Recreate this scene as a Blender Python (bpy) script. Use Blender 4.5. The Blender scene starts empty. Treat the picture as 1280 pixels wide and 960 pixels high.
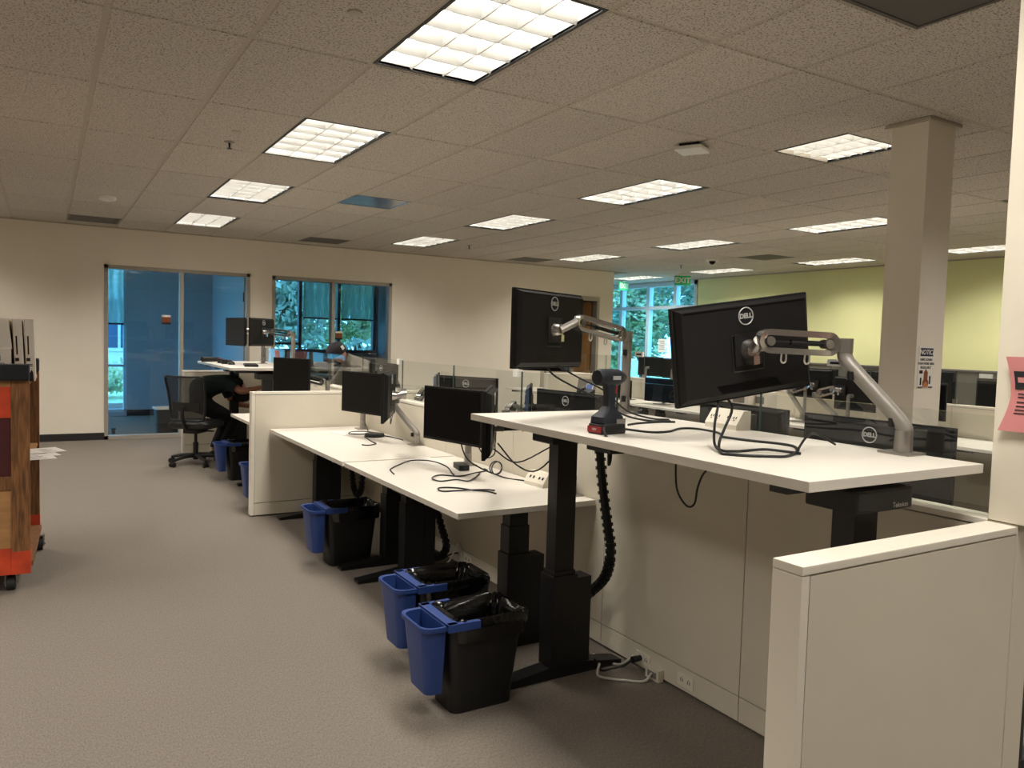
import bpy, bmesh, math, random
from mathutils import Vector, Matrix
random.seed(7)
PI = math.pi
SC = bpy.context.scene
COL = SC.collection
CEIL = 2.967
EYE = 1.545

# ------------------------------------------------------------------ camera, world, exposure
cam_d = bpy.data.cameras.new('camera')
cam = bpy.data.objects.new('camera', cam_d); COL.objects.link(cam)
cam_d.sensor_fit = 'HORIZONTAL'; cam_d.sensor_width = 36.0
cam_d.lens = 972.28 / 1280 * 36.0
cam_d.clip_start = 0.05; cam_d.clip_end = 200
YAW, PITCH, ROLL = 0.541153, -0.055578, 0.028607
_f = Vector((math.sin(YAW)*math.cos(PITCH), math.cos(YAW)*math.cos(PITCH), math.sin(PITCH)))
_r = Vector((math.cos(YAW), -math.sin(YAW), 0)); _u = _r.cross(_f)
_r2 = _r*math.cos(ROLL) + _u*math.sin(ROLL); _u2 = _u*math.cos(ROLL) - _r*math.sin(ROLL)
cam.matrix_world = Matrix(((_r2.x, _u2.x, -_f.x, 0), (_r2.y, _u2.y, -_f.y, 0), (_r2.z, _u2.z, -_f.z, EYE), (0, 0, 0, 1)))
SC.camera = cam

world = bpy.data.worlds.new('World'); SC.world = world; world.use_nodes = True
_bg = world.node_tree.nodes['Background']
_bg.inputs[0].default_value = (0.32, 0.64, 1.0, 1); _bg.inputs[1].default_value = 7.0

SC.view_settings.view_transform = 'Standard'; SC.view_settings.look = 'None'
SC.view_settings.gamma = 1.0; SC.view_settings.use_curve_mapping = False
SC.view_settings.exposure = 0.0
SC.cycles.transparent_max_bounces = 48
LAMP_W = 17.5
LAMP_SPREAD = math.radians(132)
LAMP_COL = (1.0, 0.945, 0.86)

# ------------------------------------------------------------------ helpers
def lin(c):
    return tuple((v/255/12.92 if v/255 <= 0.04045 else ((v/255+0.055)/1.055)**2.4) for v in c)

def new_mat(name):
    m = bpy.data.materials.new(name); m.use_nodes = True
    nt = m.node_tree; nt.nodes.clear()
    o = nt.nodes.new('ShaderNodeOutputMaterial')
    return m, nt, o

def mat(name, rgb, rough=0.5, metal=0.0, noise=0.0, scale=30.0, bump=0.0, bscale=None, spec=0.5, stretch=None):
    m, nt, o = new_mat(name)
    p = nt.nodes.new('ShaderNodeBsdfPrincipled')
    c = lin(rgb)
    p.inputs['Base Color'].default_value = (*c, 1)
    p.inputs['Roughness'].default_value = rough; p.inputs['Metallic'].default_value = metal
    p.inputs['Specular IOR Level'].default_value = spec
    nt.links.new(p.outputs[0], o.inputs[0])
    if noise or bump:
        g = nt.nodes.new('ShaderNodeNewGeometry')
        src = g.outputs['Position']
        if stretch:
            mp = nt.nodes.new('ShaderNodeMapping'); mp.inputs['Scale'].default_value = stretch
            nt.links.new(src, mp.inputs[0]); src = mp.outputs[0]
    if noise:
        n = nt.nodes.new('ShaderNodeTexNoise'); n.inputs['Scale'].default_value = scale; n.inputs['Detail'].default_value = 4
        nt.links.new(src, n.inputs['Vector'])
        r = nt.nodes.new('ShaderNodeValToRGB')
        r.color_ramp.elements[0].position = 0.3; r.color_ramp.elements[1].position = 0.7
        r.color_ramp.elements[0].color = (*[v*(1-noise) for v in c], 1)
        r.color_ramp.elements[1].color = (*[min(1, v*(1+noise)) for v in c], 1)
        nt.links.new(n.outputs[0], r.inputs[0]); nt.links.new(r.outputs[0], p.inputs['Base Color'])
    if bump:
        n2 = nt.nodes.new('ShaderNodeTexNoise'); n2.inputs['Scale'].default_value = bscale or scale; n2.inputs['Detail'].default_value = 3
        nt.links.new(src, n2.inputs['Vector'])
        b = nt.nodes.new('ShaderNodeBump'); b.inputs['Strength'].default_value = bump; b.inputs['Distance'].default_value = 0.004
        nt.links.new(n2.outputs[0], b.inputs['Height']); nt.links.new(b.outputs[0], p.inputs['Normal'])
    return m

def emit(name, rgb, s):
    m, nt, o = new_mat(name); e = nt.nodes.new('ShaderNodeEmission')
    e.inputs[0].default_value = (*rgb, 1); e.inputs[1].default_value = s
    nt.links.new(e.outputs[0], o.inputs[0]); return m

def glass(name, tint, refl=0.06):
    m, nt, o = new_mat(name)
    t = nt.nodes.new('ShaderNodeBsdfTransparent'); t.inputs[0].default_value = (*tint, 1)
    g = nt.nodes.new('ShaderNodeBsdfGlossy'); g.inputs['Roughness'].default_value = 0.01
    g.inputs[0].default_value = (0.95, 0.97, 0.97, 1)
    # Schlick reflectance on the outer face only; the pane does not refract
    lw = nt.nodes.new('ShaderNodeLayerWeight'); lw.inputs[0].default_value = 0.5
    pw = nt.nodes.new('ShaderNodeMath'); pw.operation = 'POWER'; pw.inputs[1].default_value = 5.0
    ma = nt.nodes.new('ShaderNodeMath'); ma.operation = 'MULTIPLY_ADD'; ma.inputs[1].default_value = 0.9; ma.inputs[2].default_value = refl
    ge = nt.nodes.new('ShaderNodeNewGeometry')
    inv = nt.nodes.new('ShaderNodeMath'); inv.operation = 'SUBTRACT'; inv.inputs[0].default_value = 1.0
    fr = nt.nodes.new('ShaderNodeMath'); fr.operation = 'MULTIPLY'
    nt.links.new(lw.outputs['Facing'], pw.inputs[0]); nt.links.new(pw.outputs[0], ma.inputs[0])
    nt.links.new(ge.outputs['Backfacing'], inv.inputs[1]); nt.links.new(inv.outputs[0], fr.inputs[0]); nt.links.new(ma.outputs[0], fr.inputs[1])
    mx = nt.nodes.new('ShaderNodeMixShader')
    nt.links.new(fr.outputs[0], mx.inputs[0]); nt.links.new(t.outputs[0], mx.inputs[1]); nt.links.new(g.outputs[0], mx.inputs[2])
    nt.links.new(mx.outputs[0], o.inputs[0]); return m

M = {}
M['wall'] = mat('wall_paint', (234, 225, 210), 0.85, noise=0.02, scale=3, bump=0.05, bscale=120)
M['wall_off'] = mat('office_paint', (166, 168, 172), 0.85)
M['green'] = mat('green_paint', (226, 226, 168), 0.85, noise=0.02, scale=2)
M['panel'] = mat('cream_laminate', (216, 208, 190), 0.55, noise=0.012, scale=6)
M['paneltrim'] = mat('cream_trim', (232, 225, 210), 0.5)
M['deskw'] = mat('white_laminate', (220, 214, 203), 0.42, noise=0.012, scale=8)
M['deskedge'] = mat('desk_edge', (222, 214, 200), 0.5)
M['black'] = mat('black_metal', (18, 18, 20), 0.45)
M['blackp'] = mat('black_plastic', (20, 20, 20), 0.5, noise=0.08, scale=60)
M['bezel'] = mat('monitor_shell', (17, 16, 16), 0.6, spec=0.3)
M['screen'] = mat('screen_glass', (7, 7, 9), 0.3, spec=0.15)
M['silver'] = mat('brushed_aluminium', (165, 160, 154), 0.32, 0.85, noise=0.04, scale=40)
M['silverp'] = mat('silver_plastic', (138, 133, 126), 0.42, 0.4)
M['clearp'] = mat('polished_alloy', (188, 184, 178), 0.2, 0.9)
M['cable'] = mat('black_cable', (14, 14, 14), 0.5)
M['cablew'] = mat('white_cable', (205, 200, 190), 0.5)
M['cableg'] = mat('grey_cable', (120, 116, 110), 0.5)
M['blue'] = mat('blue_plastic', (33, 58, 116), 0.45)
M['bag'] = mat('black_bag', (10, 10, 11), 0.16, bump=0.4, bscale=40, spec=0.7)
M['carpet'] = mat('carpet', (121, 113, 104), 0.97, noise=0.22, scale=160, bump=0.5, bscale=260, spec=0.1, stretch=(1.0, 0.45, 1.0))
M['baseb'] = mat('rubber_base', (34, 33, 34), 0.6)
M['frame'] = mat('alu_frame', (168, 160, 148), 0.45, 0.25)
M['frameb'] = mat('white_frame', (190, 205, 215), 0.5)
M['framed'] = mat('dark_frame', (96, 108, 122), 0.5)
M['glass'] = glass('clear_glass', (0.97, 0.98, 0.975))
M['glasss'] = glass('screen_panel_glass', (0.93, 0.945, 0.93))
M['glassx'] = glass('tinted_glass', (0.66, 0.87, 0.98))
M['glasse'] = mat('glass_edge', (70, 84, 80), 0.3)
M['shade'] = mat('roller_shade', (150, 178, 180), 0.8, noise=0.05, scale=40)
M['tile'] = None
M['rail'] = mat('grid_rail', (178, 168, 152), 0.6)
M['white'] = mat('white_plastic', (226, 224, 218), 0.5)
M['paper'] = mat('paper', (232, 226, 218), 0.8)
M['pink'] = mat('pink_paper', (200, 128, 126), 0.85)
M['ink'] = mat('black_print', (22, 22, 26), 0.8)
M['navy'] = mat('navy_print', (24, 26, 62), 0.7)
M['brown'] = mat('brown_print', (132, 74, 44), 0.8)
M['orange'] = mat('orange_print', (196, 128, 78), 0.8)
M['redp'] = mat('red_plastic', (150, 24, 26), 0.5)
M['signg'] = mat('exit_green', (50, 190, 120), 0.5)
M['logo'] = mat('logo_grey', (190, 190, 188), 0.4, 0.4)
M['drill'] = mat('navy_rubber', (13, 20, 32), 0.6)
M['wooddoor'] = mat('door_wood', (150, 110, 66), 0.5, noise=0.18, scale=14, stretch=(6, 6, 0.4))
M['wood'] = mat('cart_wood', (122, 82, 46), 0.6, noise=0.55, scale=11, stretch=(7, 7, 0.7), bump=0.3, bscale=20)
M['woodl'] = mat('ply_wood', (168, 124, 78), 0.65, noise=0.15, scale=7, stretch=(1, 1, 4))
M['redpaint'] = mat('red_paint', (204, 70, 36), 0.55, noise=0.3, scale=7)
M['maroon'] = mat('maroon_panel', (74, 20, 26), 0.6, noise=0.15, scale=5)
M['box'] = mat('white_card', (216, 208, 196), 0.8)
M['boxb'] = mat('card_edge', (150, 128, 100), 0.85)
M['skin'] = mat('skin', (186, 132, 108), 0.55)
M['teal'] = mat('dark_teal_cloth', (22, 40, 40), 0.9, noise=0.15, scale=30)
M['trou'] = mat('dark_trousers', (20, 22, 30), 0.9)
M['hood'] = mat('grey_marl', (122, 115, 108), 0.95, noise=0.2, scale=60)
M['cap'] = mat('dark_cap', (34, 31, 34), 0.9)
M['mesh'] = None
M['bark'] = mat('bark', (80, 66, 52), 0.9)
M['grass'] = mat('lawn', (170, 192, 150), 0.9, noise=0.3, scale=8)
M['facade'] = mat('facade', (206, 210, 205), 0.7)
M['tube'] = emit('lamp_tube', (1.0, 0.97, 0.92), 12.0)
M['reflector'] = mat('white_reflector', (240, 238, 232), 0.4)
M['blade'] = mat('louvre_blade', (222, 220, 214), 0.3, 0.2)
M['tubeE'] = emit('exit_glow', (0.15, 0.75, 0.35), 0.8)
M['lcd'] = emit('phone_lcd', (0.25, 0.35, 0.8), 0.5)
M['vent'] = mat('vent_grey', (120, 116, 110), 0.6)
M['ventd'] = mat('vent_dark', (86, 82, 78), 0.7)
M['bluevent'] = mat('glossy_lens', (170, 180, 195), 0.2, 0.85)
M['pad'] = mat('black_rail_pad', (16, 18, 24), 0.7)
M['rubber'] = mat('caster_rubber', (40, 38, 36), 0.6)
M['bluegrey'] = mat('painted_sheen_and_pane', (62, 82, 108), 0.25)  # window reflection on angled monitors put into colour; building panes share it

def tile_mat():
    m, nt, o = new_mat('ceiling_tile')
    p = nt.nodes.new('ShaderNodeBsdfPrincipled'); p.inputs['Roughness'].default_value = 0.95
    p.inputs['Specular IOR Level'].default_value = 0.1
    g = nt.nodes.new('ShaderNodeNewGeometry')
    n = nt.nodes.new('ShaderNodeTexNoise'); n.inputs['Scale'].default_value = 105; n.inputs['Detail'].default_value = 2
    nt.links.new(g.outputs['Position'], n.inputs['Vector'])
    r = nt.nodes.new('ShaderNodeValToRGB')
    r.color_ramp.elements[0].position = 0.36; r.color_ramp.elements[0].color = (*lin((138, 130, 120)), 1)
    r.color_ramp.elements[1].position = 0.47; r.color_ramp.elements[1].color = (*lin((203, 195, 184)), 1)
    nt.links.new(n.outputs[0], r.inputs[0])
    oi = nt.nodes.new('ShaderNodeObjectInfo')
    mr = nt.nodes.new('ShaderNodeMapRange'); mr.inputs[3].default_value = 0.95; mr.inputs[4].default_value = 1.03
    nt.links.new(oi.outputs['Random'], mr.inputs[0])
    mx = nt.nodes.new('ShaderNodeMix'); mx.data_type = 'RGBA'; mx.blend_type = 'MULTIPLY'; mx.inputs[0].default_value = 1
    nt.links.new(r.outputs[0], mx.inputs[6]); nt.links.new(mr.outputs[0], mx.inputs[7])
    nt.links.new(mx.outputs[2], p.inputs['Base Color'])
    b = nt.nodes.new('ShaderNodeBump'); b.inputs['Strength'].default_value = 0.4; b.inputs['Distance'].default_value = 0.003
    nt.links.new(n.outputs[0], b.inputs['Height']); nt.links.new(b.outputs[0], p.inputs['Normal'])
    nt.links.new(p.outputs[0], o.inputs[0]); return m
M['tile'] = tile_mat()
def mesh_mat():
    m, nt, o = new_mat('mesh_fabric')
    p = nt.nodes.new('ShaderNodeBsdfPrincipled'); p.inputs['Base Color'].default_value = (0.012, 0.012, 0.013, 1)
    t = nt.nodes.new('ShaderNodeBsdfTransparent')
    mx = nt.nodes.new('ShaderNodeMixShader'); mx.inputs[0].default_value = 0.82
    nt.links.new(t.outputs[0], mx.inputs[1]); nt.links.new(p.outputs[0], mx.inputs[2]); nt.links.new(mx.outputs[0], o.inputs[0])
    return m
M['mesh'] = mesh_mat()
def leaf_mat(name, rgb):
    m, nt, o = new_mat(name)
    g = nt.nodes.new('ShaderNodeNewGeometry'); n = nt.nodes.new('ShaderNodeTexNoise'); n.inputs['Scale'].default_value = 2.5
    nt.links.new(g.outputs['Position'], n.inputs['Vector'])
    c = lin(rgb); r = nt.nodes.new('ShaderNodeValToRGB'); r.color_ramp.elements[0].position = 0.35; r.color_ramp.elements[1].position = 0.65
    r.color_ramp.elements[0].color = (*[v*0.55 for v in c], 1); r.color_ramp.elements[1].color = (*[min(1, v*1.25) for v in c], 1)
    nt.links.new(n.outputs[0], r.inputs[0])
    d = nt.nodes.new('ShaderNodeBsdfDiffuse'); t = nt.nodes.new('ShaderNodeBsdfTranslucent')
    nt.links.new(r.outputs[0], d.inputs[0]); nt.links.new(r.outputs[0], t.inputs[0])
    mx = nt.nodes.new('ShaderNodeMixShader'); mx.inputs[0].default_value = 0.45
    nt.links.new(d.outputs[0], mx.inputs[1]); nt.links.new(t.outputs[0], mx.inputs[2]); nt.links.new(mx.outputs[0], o.inputs[0]); return m
M['leaf'] = leaf_mat('leaves', (205, 214, 176)); M['leafd'] = leaf_mat('leaves_dark', (184, 200, 180))
def shade_mat():
    m, nt, o = new_mat('roller_shade_fabric')
    d = nt.nodes.new('ShaderNodeBsdfDiffuse'); d.inputs[0].default_value = (*lin((170, 190, 190)), 1)
    t = nt.nodes.new('ShaderNodeBsdfTranslucent'); t.inputs[0].default_value = (*lin((190, 205, 200)), 1)
    tr = nt.nodes.new('ShaderNodeBsdfTransparent'); tr.inputs[0].default_value = (0.8, 0.9, 0.9, 1)
    g = nt.nodes.new('ShaderNodeNewGeometry')
    w = nt.nodes.new('ShaderNodeTexWave'); w.inputs['Scale'].default_value = 2.2; w.inputs['Distortion'].default_value = 1.2; w.inputs['Detail'].default_value = 0
    nt.links.new(g.outputs['Position'], w.inputs['Vector'])
    mx = nt.nodes.new('ShaderNodeMixShader'); mx.inputs[0].default_value = 0.8
    nt.links.new(d.outputs[0], mx.inputs[1]); nt.links.new(t.outputs[0], mx.inputs[2])
    mr = nt.nodes.new('ShaderNodeMapRange'); mr.inputs[3].default_value = 0.25; mr.inputs[4].default_value = 0.6
    nt.links.new(w.outputs[0], mr.inputs[0])
    m2 = nt.nodes.new('ShaderNodeMixShader'); nt.links.new(mr.outputs[0], m2.inputs[0])
    nt.links.new(mx.outputs[0], m2.inputs[1]); nt.links.new(tr.outputs[0], m2.inputs[2])
    nt.links.new(m2.outputs[0], o.inputs[0]); return m
M['shade'] = shade_mat()

class MB:
    """collects shapes into one bmesh; build() links them as one object"""
    def __init__(s): s.bm = bmesh.new()
    def box(s, x0, x1, y0, y1, z0, z1, bev=0.0, mtx=None):
        r = bmesh.ops.create_cube(s.bm, size=1.0)
        vs = r['verts']
        for v in vs:
            v.co = Vector(((x0+x1)/2 + v.co.x*(x1-x0), (y0+y1)/2 + v.co.y*(y1-y0), (z0+z1)/2 + v.co.z*(z1-z0)))
        if bev:
            es = list({e for v in vs for e in v.link_edges})
            rb = bmesh.ops.bevel(s.bm, geom=es, offset=bev, segments=2, affect='EDGES', profile=0.7)
            vs = list({v for f in rb['faces'] for v in f.verts} | {v for v in vs if v.is_valid})
        if mtx: 
            for v in vs: v.co = mtx @ v.co
        return s
    def prism(s, pts, axis, a0, a1):
        """2D outline extruded along axis ('x','y','z') from a0 to a1"""
        def P(p, a):
            return {'x': (a, p[0], p[1]), 'y': (p[0], a, p[1]), 'z': (p[0], p[1], a)}[axis]
        A = [s.bm.verts.new(P(p, a0)) for p in pts]; B = [s.bm.verts.new(P(p, a1)) for p in pts]
        n = len(pts)
        s.bm.faces.new(A); s.bm.faces.new(B[::-1])
        for i in range(n): s.bm.faces.new((A[i], B[i], B[(i+1) % n], A[(i+1) % n]))
        return s
    def loft(s, rings, cap=True):
        R = [[s.bm.verts.new(p) for p in ring] for ring in rings]
        n = len(R[0])
        for a, b in zip(R, R[1:]):
            for i in range(n): s.bm.faces.new((a[i], a[(i+1) % n], b[(i+1) % n], b[i]))
        if cap:
            s.bm.faces.new(R[0][::-1]); s.bm.faces.new(R[-1])
        return s
    def tube(s, pts, r, seg=8, smooth=True, closed=False):
        pts = [Vector(p) for p in pts]
        if smooth and len(pts) > 2: pts = catmull(pts, 5, closed)
        n = len(pts); rings = []
        up = Vector((0, 0, 1)); prev = None
        for i, p in enumerate(pts):
            t = (pts[min(i+1, n-1)] - pts[max(i-1, 0)])
            if t.length < 1e-9: t = Vector((0, 0, 1))
            t.normalize()
            if prev is None:
                a = t.cross(up)
                if a.length < 1e-3: a = t.cross(Vector((1, 0, 0)))
            else:
                a = prev - t*prev.dot(t)
                if a.length < 1e-4: a = t.cross(up)
            a.normalize(); prev = a; b = t.cross(a)
            rr = r(i/(n-1)) if callable(r) else r
            rings.append([p + (a*math.cos(2*PI*k/seg) + b*math.sin(2*PI*k/seg))*rr for k in range(seg)])
        return s.loft(rings)
    def cyl(s, p0, p1, r0, r1=None, seg=16):
        return s.tube([p0, p1], (lambda t: r0+(r1-r0)*t) if r1 is not None else r0, seg, False)
    def lathe(s, prof, c=(0, 0, 0), seg=20):
        rings = [[Vector((c[0]+r*math.cos(2*PI*k/seg), c[1]+r*math.sin(2*PI*k/seg), c[2]+z)) for k in range(seg)] for r, z in prof]
        return s.loft(rings)
    def grid(s, fn, nu, nv):
        V = [[s.bm.verts.new(fn(i/nu, j/nv)) for j in range(nv+1)] for i in range(nu+1)]
        for i in range(nu):
            for j in range(nv): s.bm.faces.new((V[i][j], V[i+1][j], V[i+1][j+1], V[i][j+1]))
        return s
    def xf(s, m):
        for v in s.bm.verts: v.co = m @ v.co
        return s
    def build(s, name, material, parent=None, smooth=30):
        bmesh.ops.recalc_face_normals(s.bm, faces=s.bm.faces)
        me = bpy.data.meshes.new(name); s.bm.to_mesh(me); s.bm.free()
        return mesh_obj(name, me, material, parent, smooth)

def mesh_obj(name, me, material, parent=None, smooth=30):
    if material:
        me.materials.clear(); me.materials.append(material)
    if smooth:
        me.set_sharp_from_angle(angle=math.radians(smooth))
        me.polygons.foreach_set('use_smooth', [True]*len(me.polygons))
    o = bpy.data.objects.new(name, me); COL.objects.link(o)
    if parent: o.parent = parent
    return o

def catmull(P, k, closed=False):
    out = []; n = len(P)
    for i in range(n-1 if not closed else n):
        p0 = P[i-1] if (i > 0 or closed) else P[0]*2-P[1]
        p1 = P[i % n]; p2 = P[(i+1) % n]
        p3 = P[(i+2) % n] if (i+2 < n or closed) else P[-1]*2-P[-2]
        for j in range(k):
            t = j/k
            out.append(0.5*((2*p1) + (p2-p0)*t + (2*p0-5*p1+4*p2-p3)*t*t + (3*p1-p0-3*p2+p3)*t**3))
    out.append(P[0] if closed else P[-1])
    return out

def tag(o, label=None, cat=None, group=None, kind=None):
    if label: o['label'] = label
    if cat: o['category'] = cat
    if group: o['group'] = group
    if kind: o['kind'] = kind
    return o

def empty(name, loc=(0, 0, 0), rz=0.0, label=None, cat=None, group=None, kind=None, mtx=None):
    o = bpy.data.objects.new(name, None); COL.objects.link(o)
    o.empty_display_size = 0.05
    if mtx is not None: o.matrix_world = mtx
    else: o.location = loc; o.rotation_euler = (0, 0, rz)
    return tag(o, label, cat, group, kind)

def copy_tree(o, parent=None):
    c = o.copy(); COL.objects.link(c)
    if parent: c.parent = parent
    for ch in list(o.children): copy_tree(ch, c)
    return c

def text_mb(txt, size, align='CENTER', shear=0.0, ext=0.0004, bold=0.0):
    cu = bpy.data.curves.new('lettering', 'FONT'); cu.body = txt; cu.size = size
    cu.align_x = align; cu.align_y = 'CENTER'; cu.extrude = ext; cu.shear = shear; cu.offset = bold; cu.resolution_u = 3
    ob = bpy.data.objects.new('lettering', cu); COL.objects.link(ob)
    dg = bpy.context.evaluated_depsgraph_get()
    me = bpy.data.meshes.new_from_object(ob.evaluated_get(dg))
    bpy.data.objects.remove(ob); bpy.data.curves.remove(cu)
    return me

def lettering(txt, size, mtx, material, parent, name='lettering', **k):
    """text lying in the local xy plane of mtx, facing +z of mtx; mtx in the parent's space"""
    me = text_mb(txt, size, **k); me.transform(mtx)
    return mesh_obj(name, me, material, parent, 0)

def frame(x, y, z, o):
    x, y, z, o = (Vector(v) for v in (x, y, z, o))
    return Matrix(((x.x, y.x, z.x, o.x), (x.y, y.y, z.y, o.y), (x.z, y.z, z.z, o.z), (0, 0, 0, 1)))

# ------------------------------------------------------------------ grid of the ceiling
GX0, GY0, GDX, GDY = 2.071, 2.721, 0.6096, 1.2192
XR = 11.85         # right (green) wall
YF = 12.2          # far wall
XL, YB, YE = -3.2, -6.0, 18.2
lights = [(-1, r) for r in (-4, -2, 0, 2, 4, 6)] + [(4, r) for r in (-4, -2, 0, 2, 4, 6)] + \
         [(9, r) for r in (-2, 0, 2, 4, 6)] + [(14, r) for r in (-2, 0, 2, 4, 6, 8)] + [(-6, r) for r in (-2, 0, 2, 4, 6)]
light_set = set(lights)
half = {(4, 0): 'v', (1, -1): 'return', (1, 4): 'lens', (-3, 7): 'v', (2, 7): 'v', (8, 7): 'v', (12, 4): 'v'}

# ---- shell
def struct(name, mb, m, parent=None, smooth=0):
    o = mb.build(name, m, parent, smooth); 
    if not parent: o['kind'] = 'structure'
    return o
struct('floor', MB().box(XL, XR+0.1, YB, YE, -0.1, 0.0), M['carpet'])
ceiling = struct('ceiling', MB().box(XL, XR+0.1, YB, YE, CEIL+0.09, CEIL+0.2), M['rail'])

tile_me = None
def tile_mesh():
    mb = MB(); e = 0.012
    x0, x1, y0, y1 = e, GDX-e, e, GDY-e
    b = 0.006
    mb.loft([[(x0, y0, 0.004), (x1, y0, 0.004), (x1, y1, 0.004), (x0, y1, 0.004)],
             [(x0, y0, -0.001), (x1, y0, -0.001), (x1, y1, -0.001), (x0, y1, -0.001)],
             [(x0+b, y0+b, -0.007), (x1-b, y0+b, -0.007), (x1-b, y1-b, -0.007), (x0+b, y1-b, -0.007)]])
    return mb
t0 = tile_mesh().build('ceiling_tile', M['tile'], ceiling, 0)
tile_me = t0.data
half_mb = MB(); e = 0.012; b = 0.006
x0, x1, y0, y1 = e, GDX-e, e, GDY/2-e
half_mb.loft([[(x0, y0, 0.004), (x1, y0, 0.004), (x1, y1, 0.004), (x0, y1, 0.004)],
             [(x0, y0, -0.001), (x1, y0, -0.001), (x1, y1, -0.001), (x0, y1, -0.001)],
             [(x0+b, y0+b, -0.007), (x1-b, y0+b, -0.007), (x1-b, y1-b, -0.007), (x0+b, y1-b, -0.007)]])
th = half_mb.build('ceiling_tile', M['tile'], ceiling, 0); half_me = th.data
used0 = [False, False]
rest = MB(); nt_ = 0
for ix in range(-9, 17):
    for iy in range(-7, 13):
        if (ix, iy) in light_set and (ix, iy) != (4, 0): continue
        x, y = GX0+ix*GDX, GY0+iy*GDY
        if x < XL-0.3 or x > XR-0.3: continue
        if iy > 7 and x < 9.6: continue
        d = Vector((x+0.3, y+0.6)); dist = d.length
        ang = math.degrees(math.atan2(d.x, d.y))
        seen = -8 < ang < 70 and dist > 1.6 and not (dist < 2.6 and ang > 66)
        hv = half.get((ix, iy))
        if seen and nt_ < 297:
            me, k, sy = tile_me, 0, 1.0
            if hv and iy == 7:
                me, k, y, sy = half_me, 1, y+GDY/2, (YF-(GY0+7.5*GDY))/(GDY/2)
            elif hv:
                me, k = half_me, 1
                if hv != 'v': y += GDY/2
            elif iy == 7 and x < 9.4: sy = (YF-y)/GDY
            if not used0[k]:
                o = t0 if k == 0 else th; used0[k] = True
            else:
                o = bpy.data.objects.new('ceiling_tile', me); COL.objects.link(o); o.parent = ceiling
            o.location = (x, y, CEIL); o.scale.y = sy; nt_ += 1
        else:
            rest.box(x+0.012, x+GDX-0.012, y+0.012, min(y+GDY-0.012, YF-0.01) if x < 9.4 else y+GDY-0.012, CEIL-0.006, CEIL+0.004)
ro = rest.build('tile_field', M['tile'], ceiling, 0); ro['kind'] = 'stuff'
for ix in range(-9, 17):
    x = GX0+ix*GDX
    if XL < x < XR:
        MB().box(x-0.0125, x+0.0125, YB, YE if x > 9.6 else YF, CEIL-0.001, CEIL+0.03).build('grid_rail', M['rail'], ceiling, 0)
for iy in range(-7, 13):
    y = GY0+iy*GDY
    if YB < y < YE:
        MB().box(XL if y < YF else 9.6, XR, y-0.0115, y+0.0115, CEIL-0.0018, CEIL+0.03).build('grid_rail', M['rail'], ceiling, 0)
for (ix, iy) in ((1, -1), (1, 4), (12, 4), (4, 0)):   # cross rails where a tile bay is split
    x, y = GX0+ix*GDX, GY0+iy*GDY+GDY/2
    MB().box(x, x+GDX, y-0.0115, y+0.0115, CEIL-0.0018, CEIL+0.03).build('grid_rail', M['rail'], ceiling, 0)

# ---- walls
W = MB()
WT = 0.12
def far_wall(x0, x1, z0, z1): W.box(x0, x1, YF, YF+WT, z0, z1)
far_wall(XL, 0.70, 0, CEIL+0.09)
far_wall(0.70, 2.66, 2.44, CEIL+0.09)
far_wall(2.66, 2.99, 0, CEIL+0.09)
far_wall(2.99, 4.95, 2.44, CEIL+0.09); far_wall(2.99, 4.95, 0, 0.70)
far_wall(4.95, 8.30, 0, CEIL+0.09)
far_wall(8.30, 9.26, 2.40, CEIL+0.09)
far_wall(9.26, 9.60, 0, CEIL+0.09)
W.box(9.48, 9.60, YF+WT, YE, 0, CEIL+0.09)
struct('wall_far', W, M['wall'])
struct('wall_left', MB().box(XL-0.1, XL, YB, YF+0.1, 0, CEIL+0.2), M['wall'])
struct('wall_near', MB().box(XL, XR, YB-0.1, YB, 0, CEIL+0.2), M['wall'])
struct('wall_right', MB().box(XR, XR+0.12, YB, 12.2, 0, CEIL+0.09).box(XR, XR+0.12, 12.2, YE, CEIL-0.02, CEIL+0.09).box(XR, XR+0.12, 12.2, YE, 0, 0.08).box(XR, XR+0.12, 17.6, YE, 0, CEIL), M['green'])
struct('wall_end', MB().box(9.48, XR+0.12, YE, YE+0.1, 0, CEIL+0.2), M['wall'])
struct('baseboard_far', MB().box(XL, 0.70, YF-0.012, YF, 0, 0.10).box(2.66, 2.99, YF-0.012, YF, 0, 0.10).box(4.95, 8.22, YF-0.012, YF, 0, 0.10).box(9.30, 9.6, YF-0.012, YF, 0, .10), M['baseb'])
struct('trim_1', MB().box(XL, 9.6, YF-0.02, YF, CEIL-0.022, CEIL+0.002).box(XR-0.02, XR, YB, YE, CEIL-0.022, CEIL+0.002), M['rail'])

# column in the middle of the floor
cm = MB().box(4.56, 4.84, 2.81, 3.05, 0, CEIL+0.05)
struct('wall_column', cm, M['wall'])
struct('trim_2', MB().box(4.53, 4.87, 2.785, 3.075, CEIL-0.03, CEIL-0.012), M['rail'])

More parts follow.
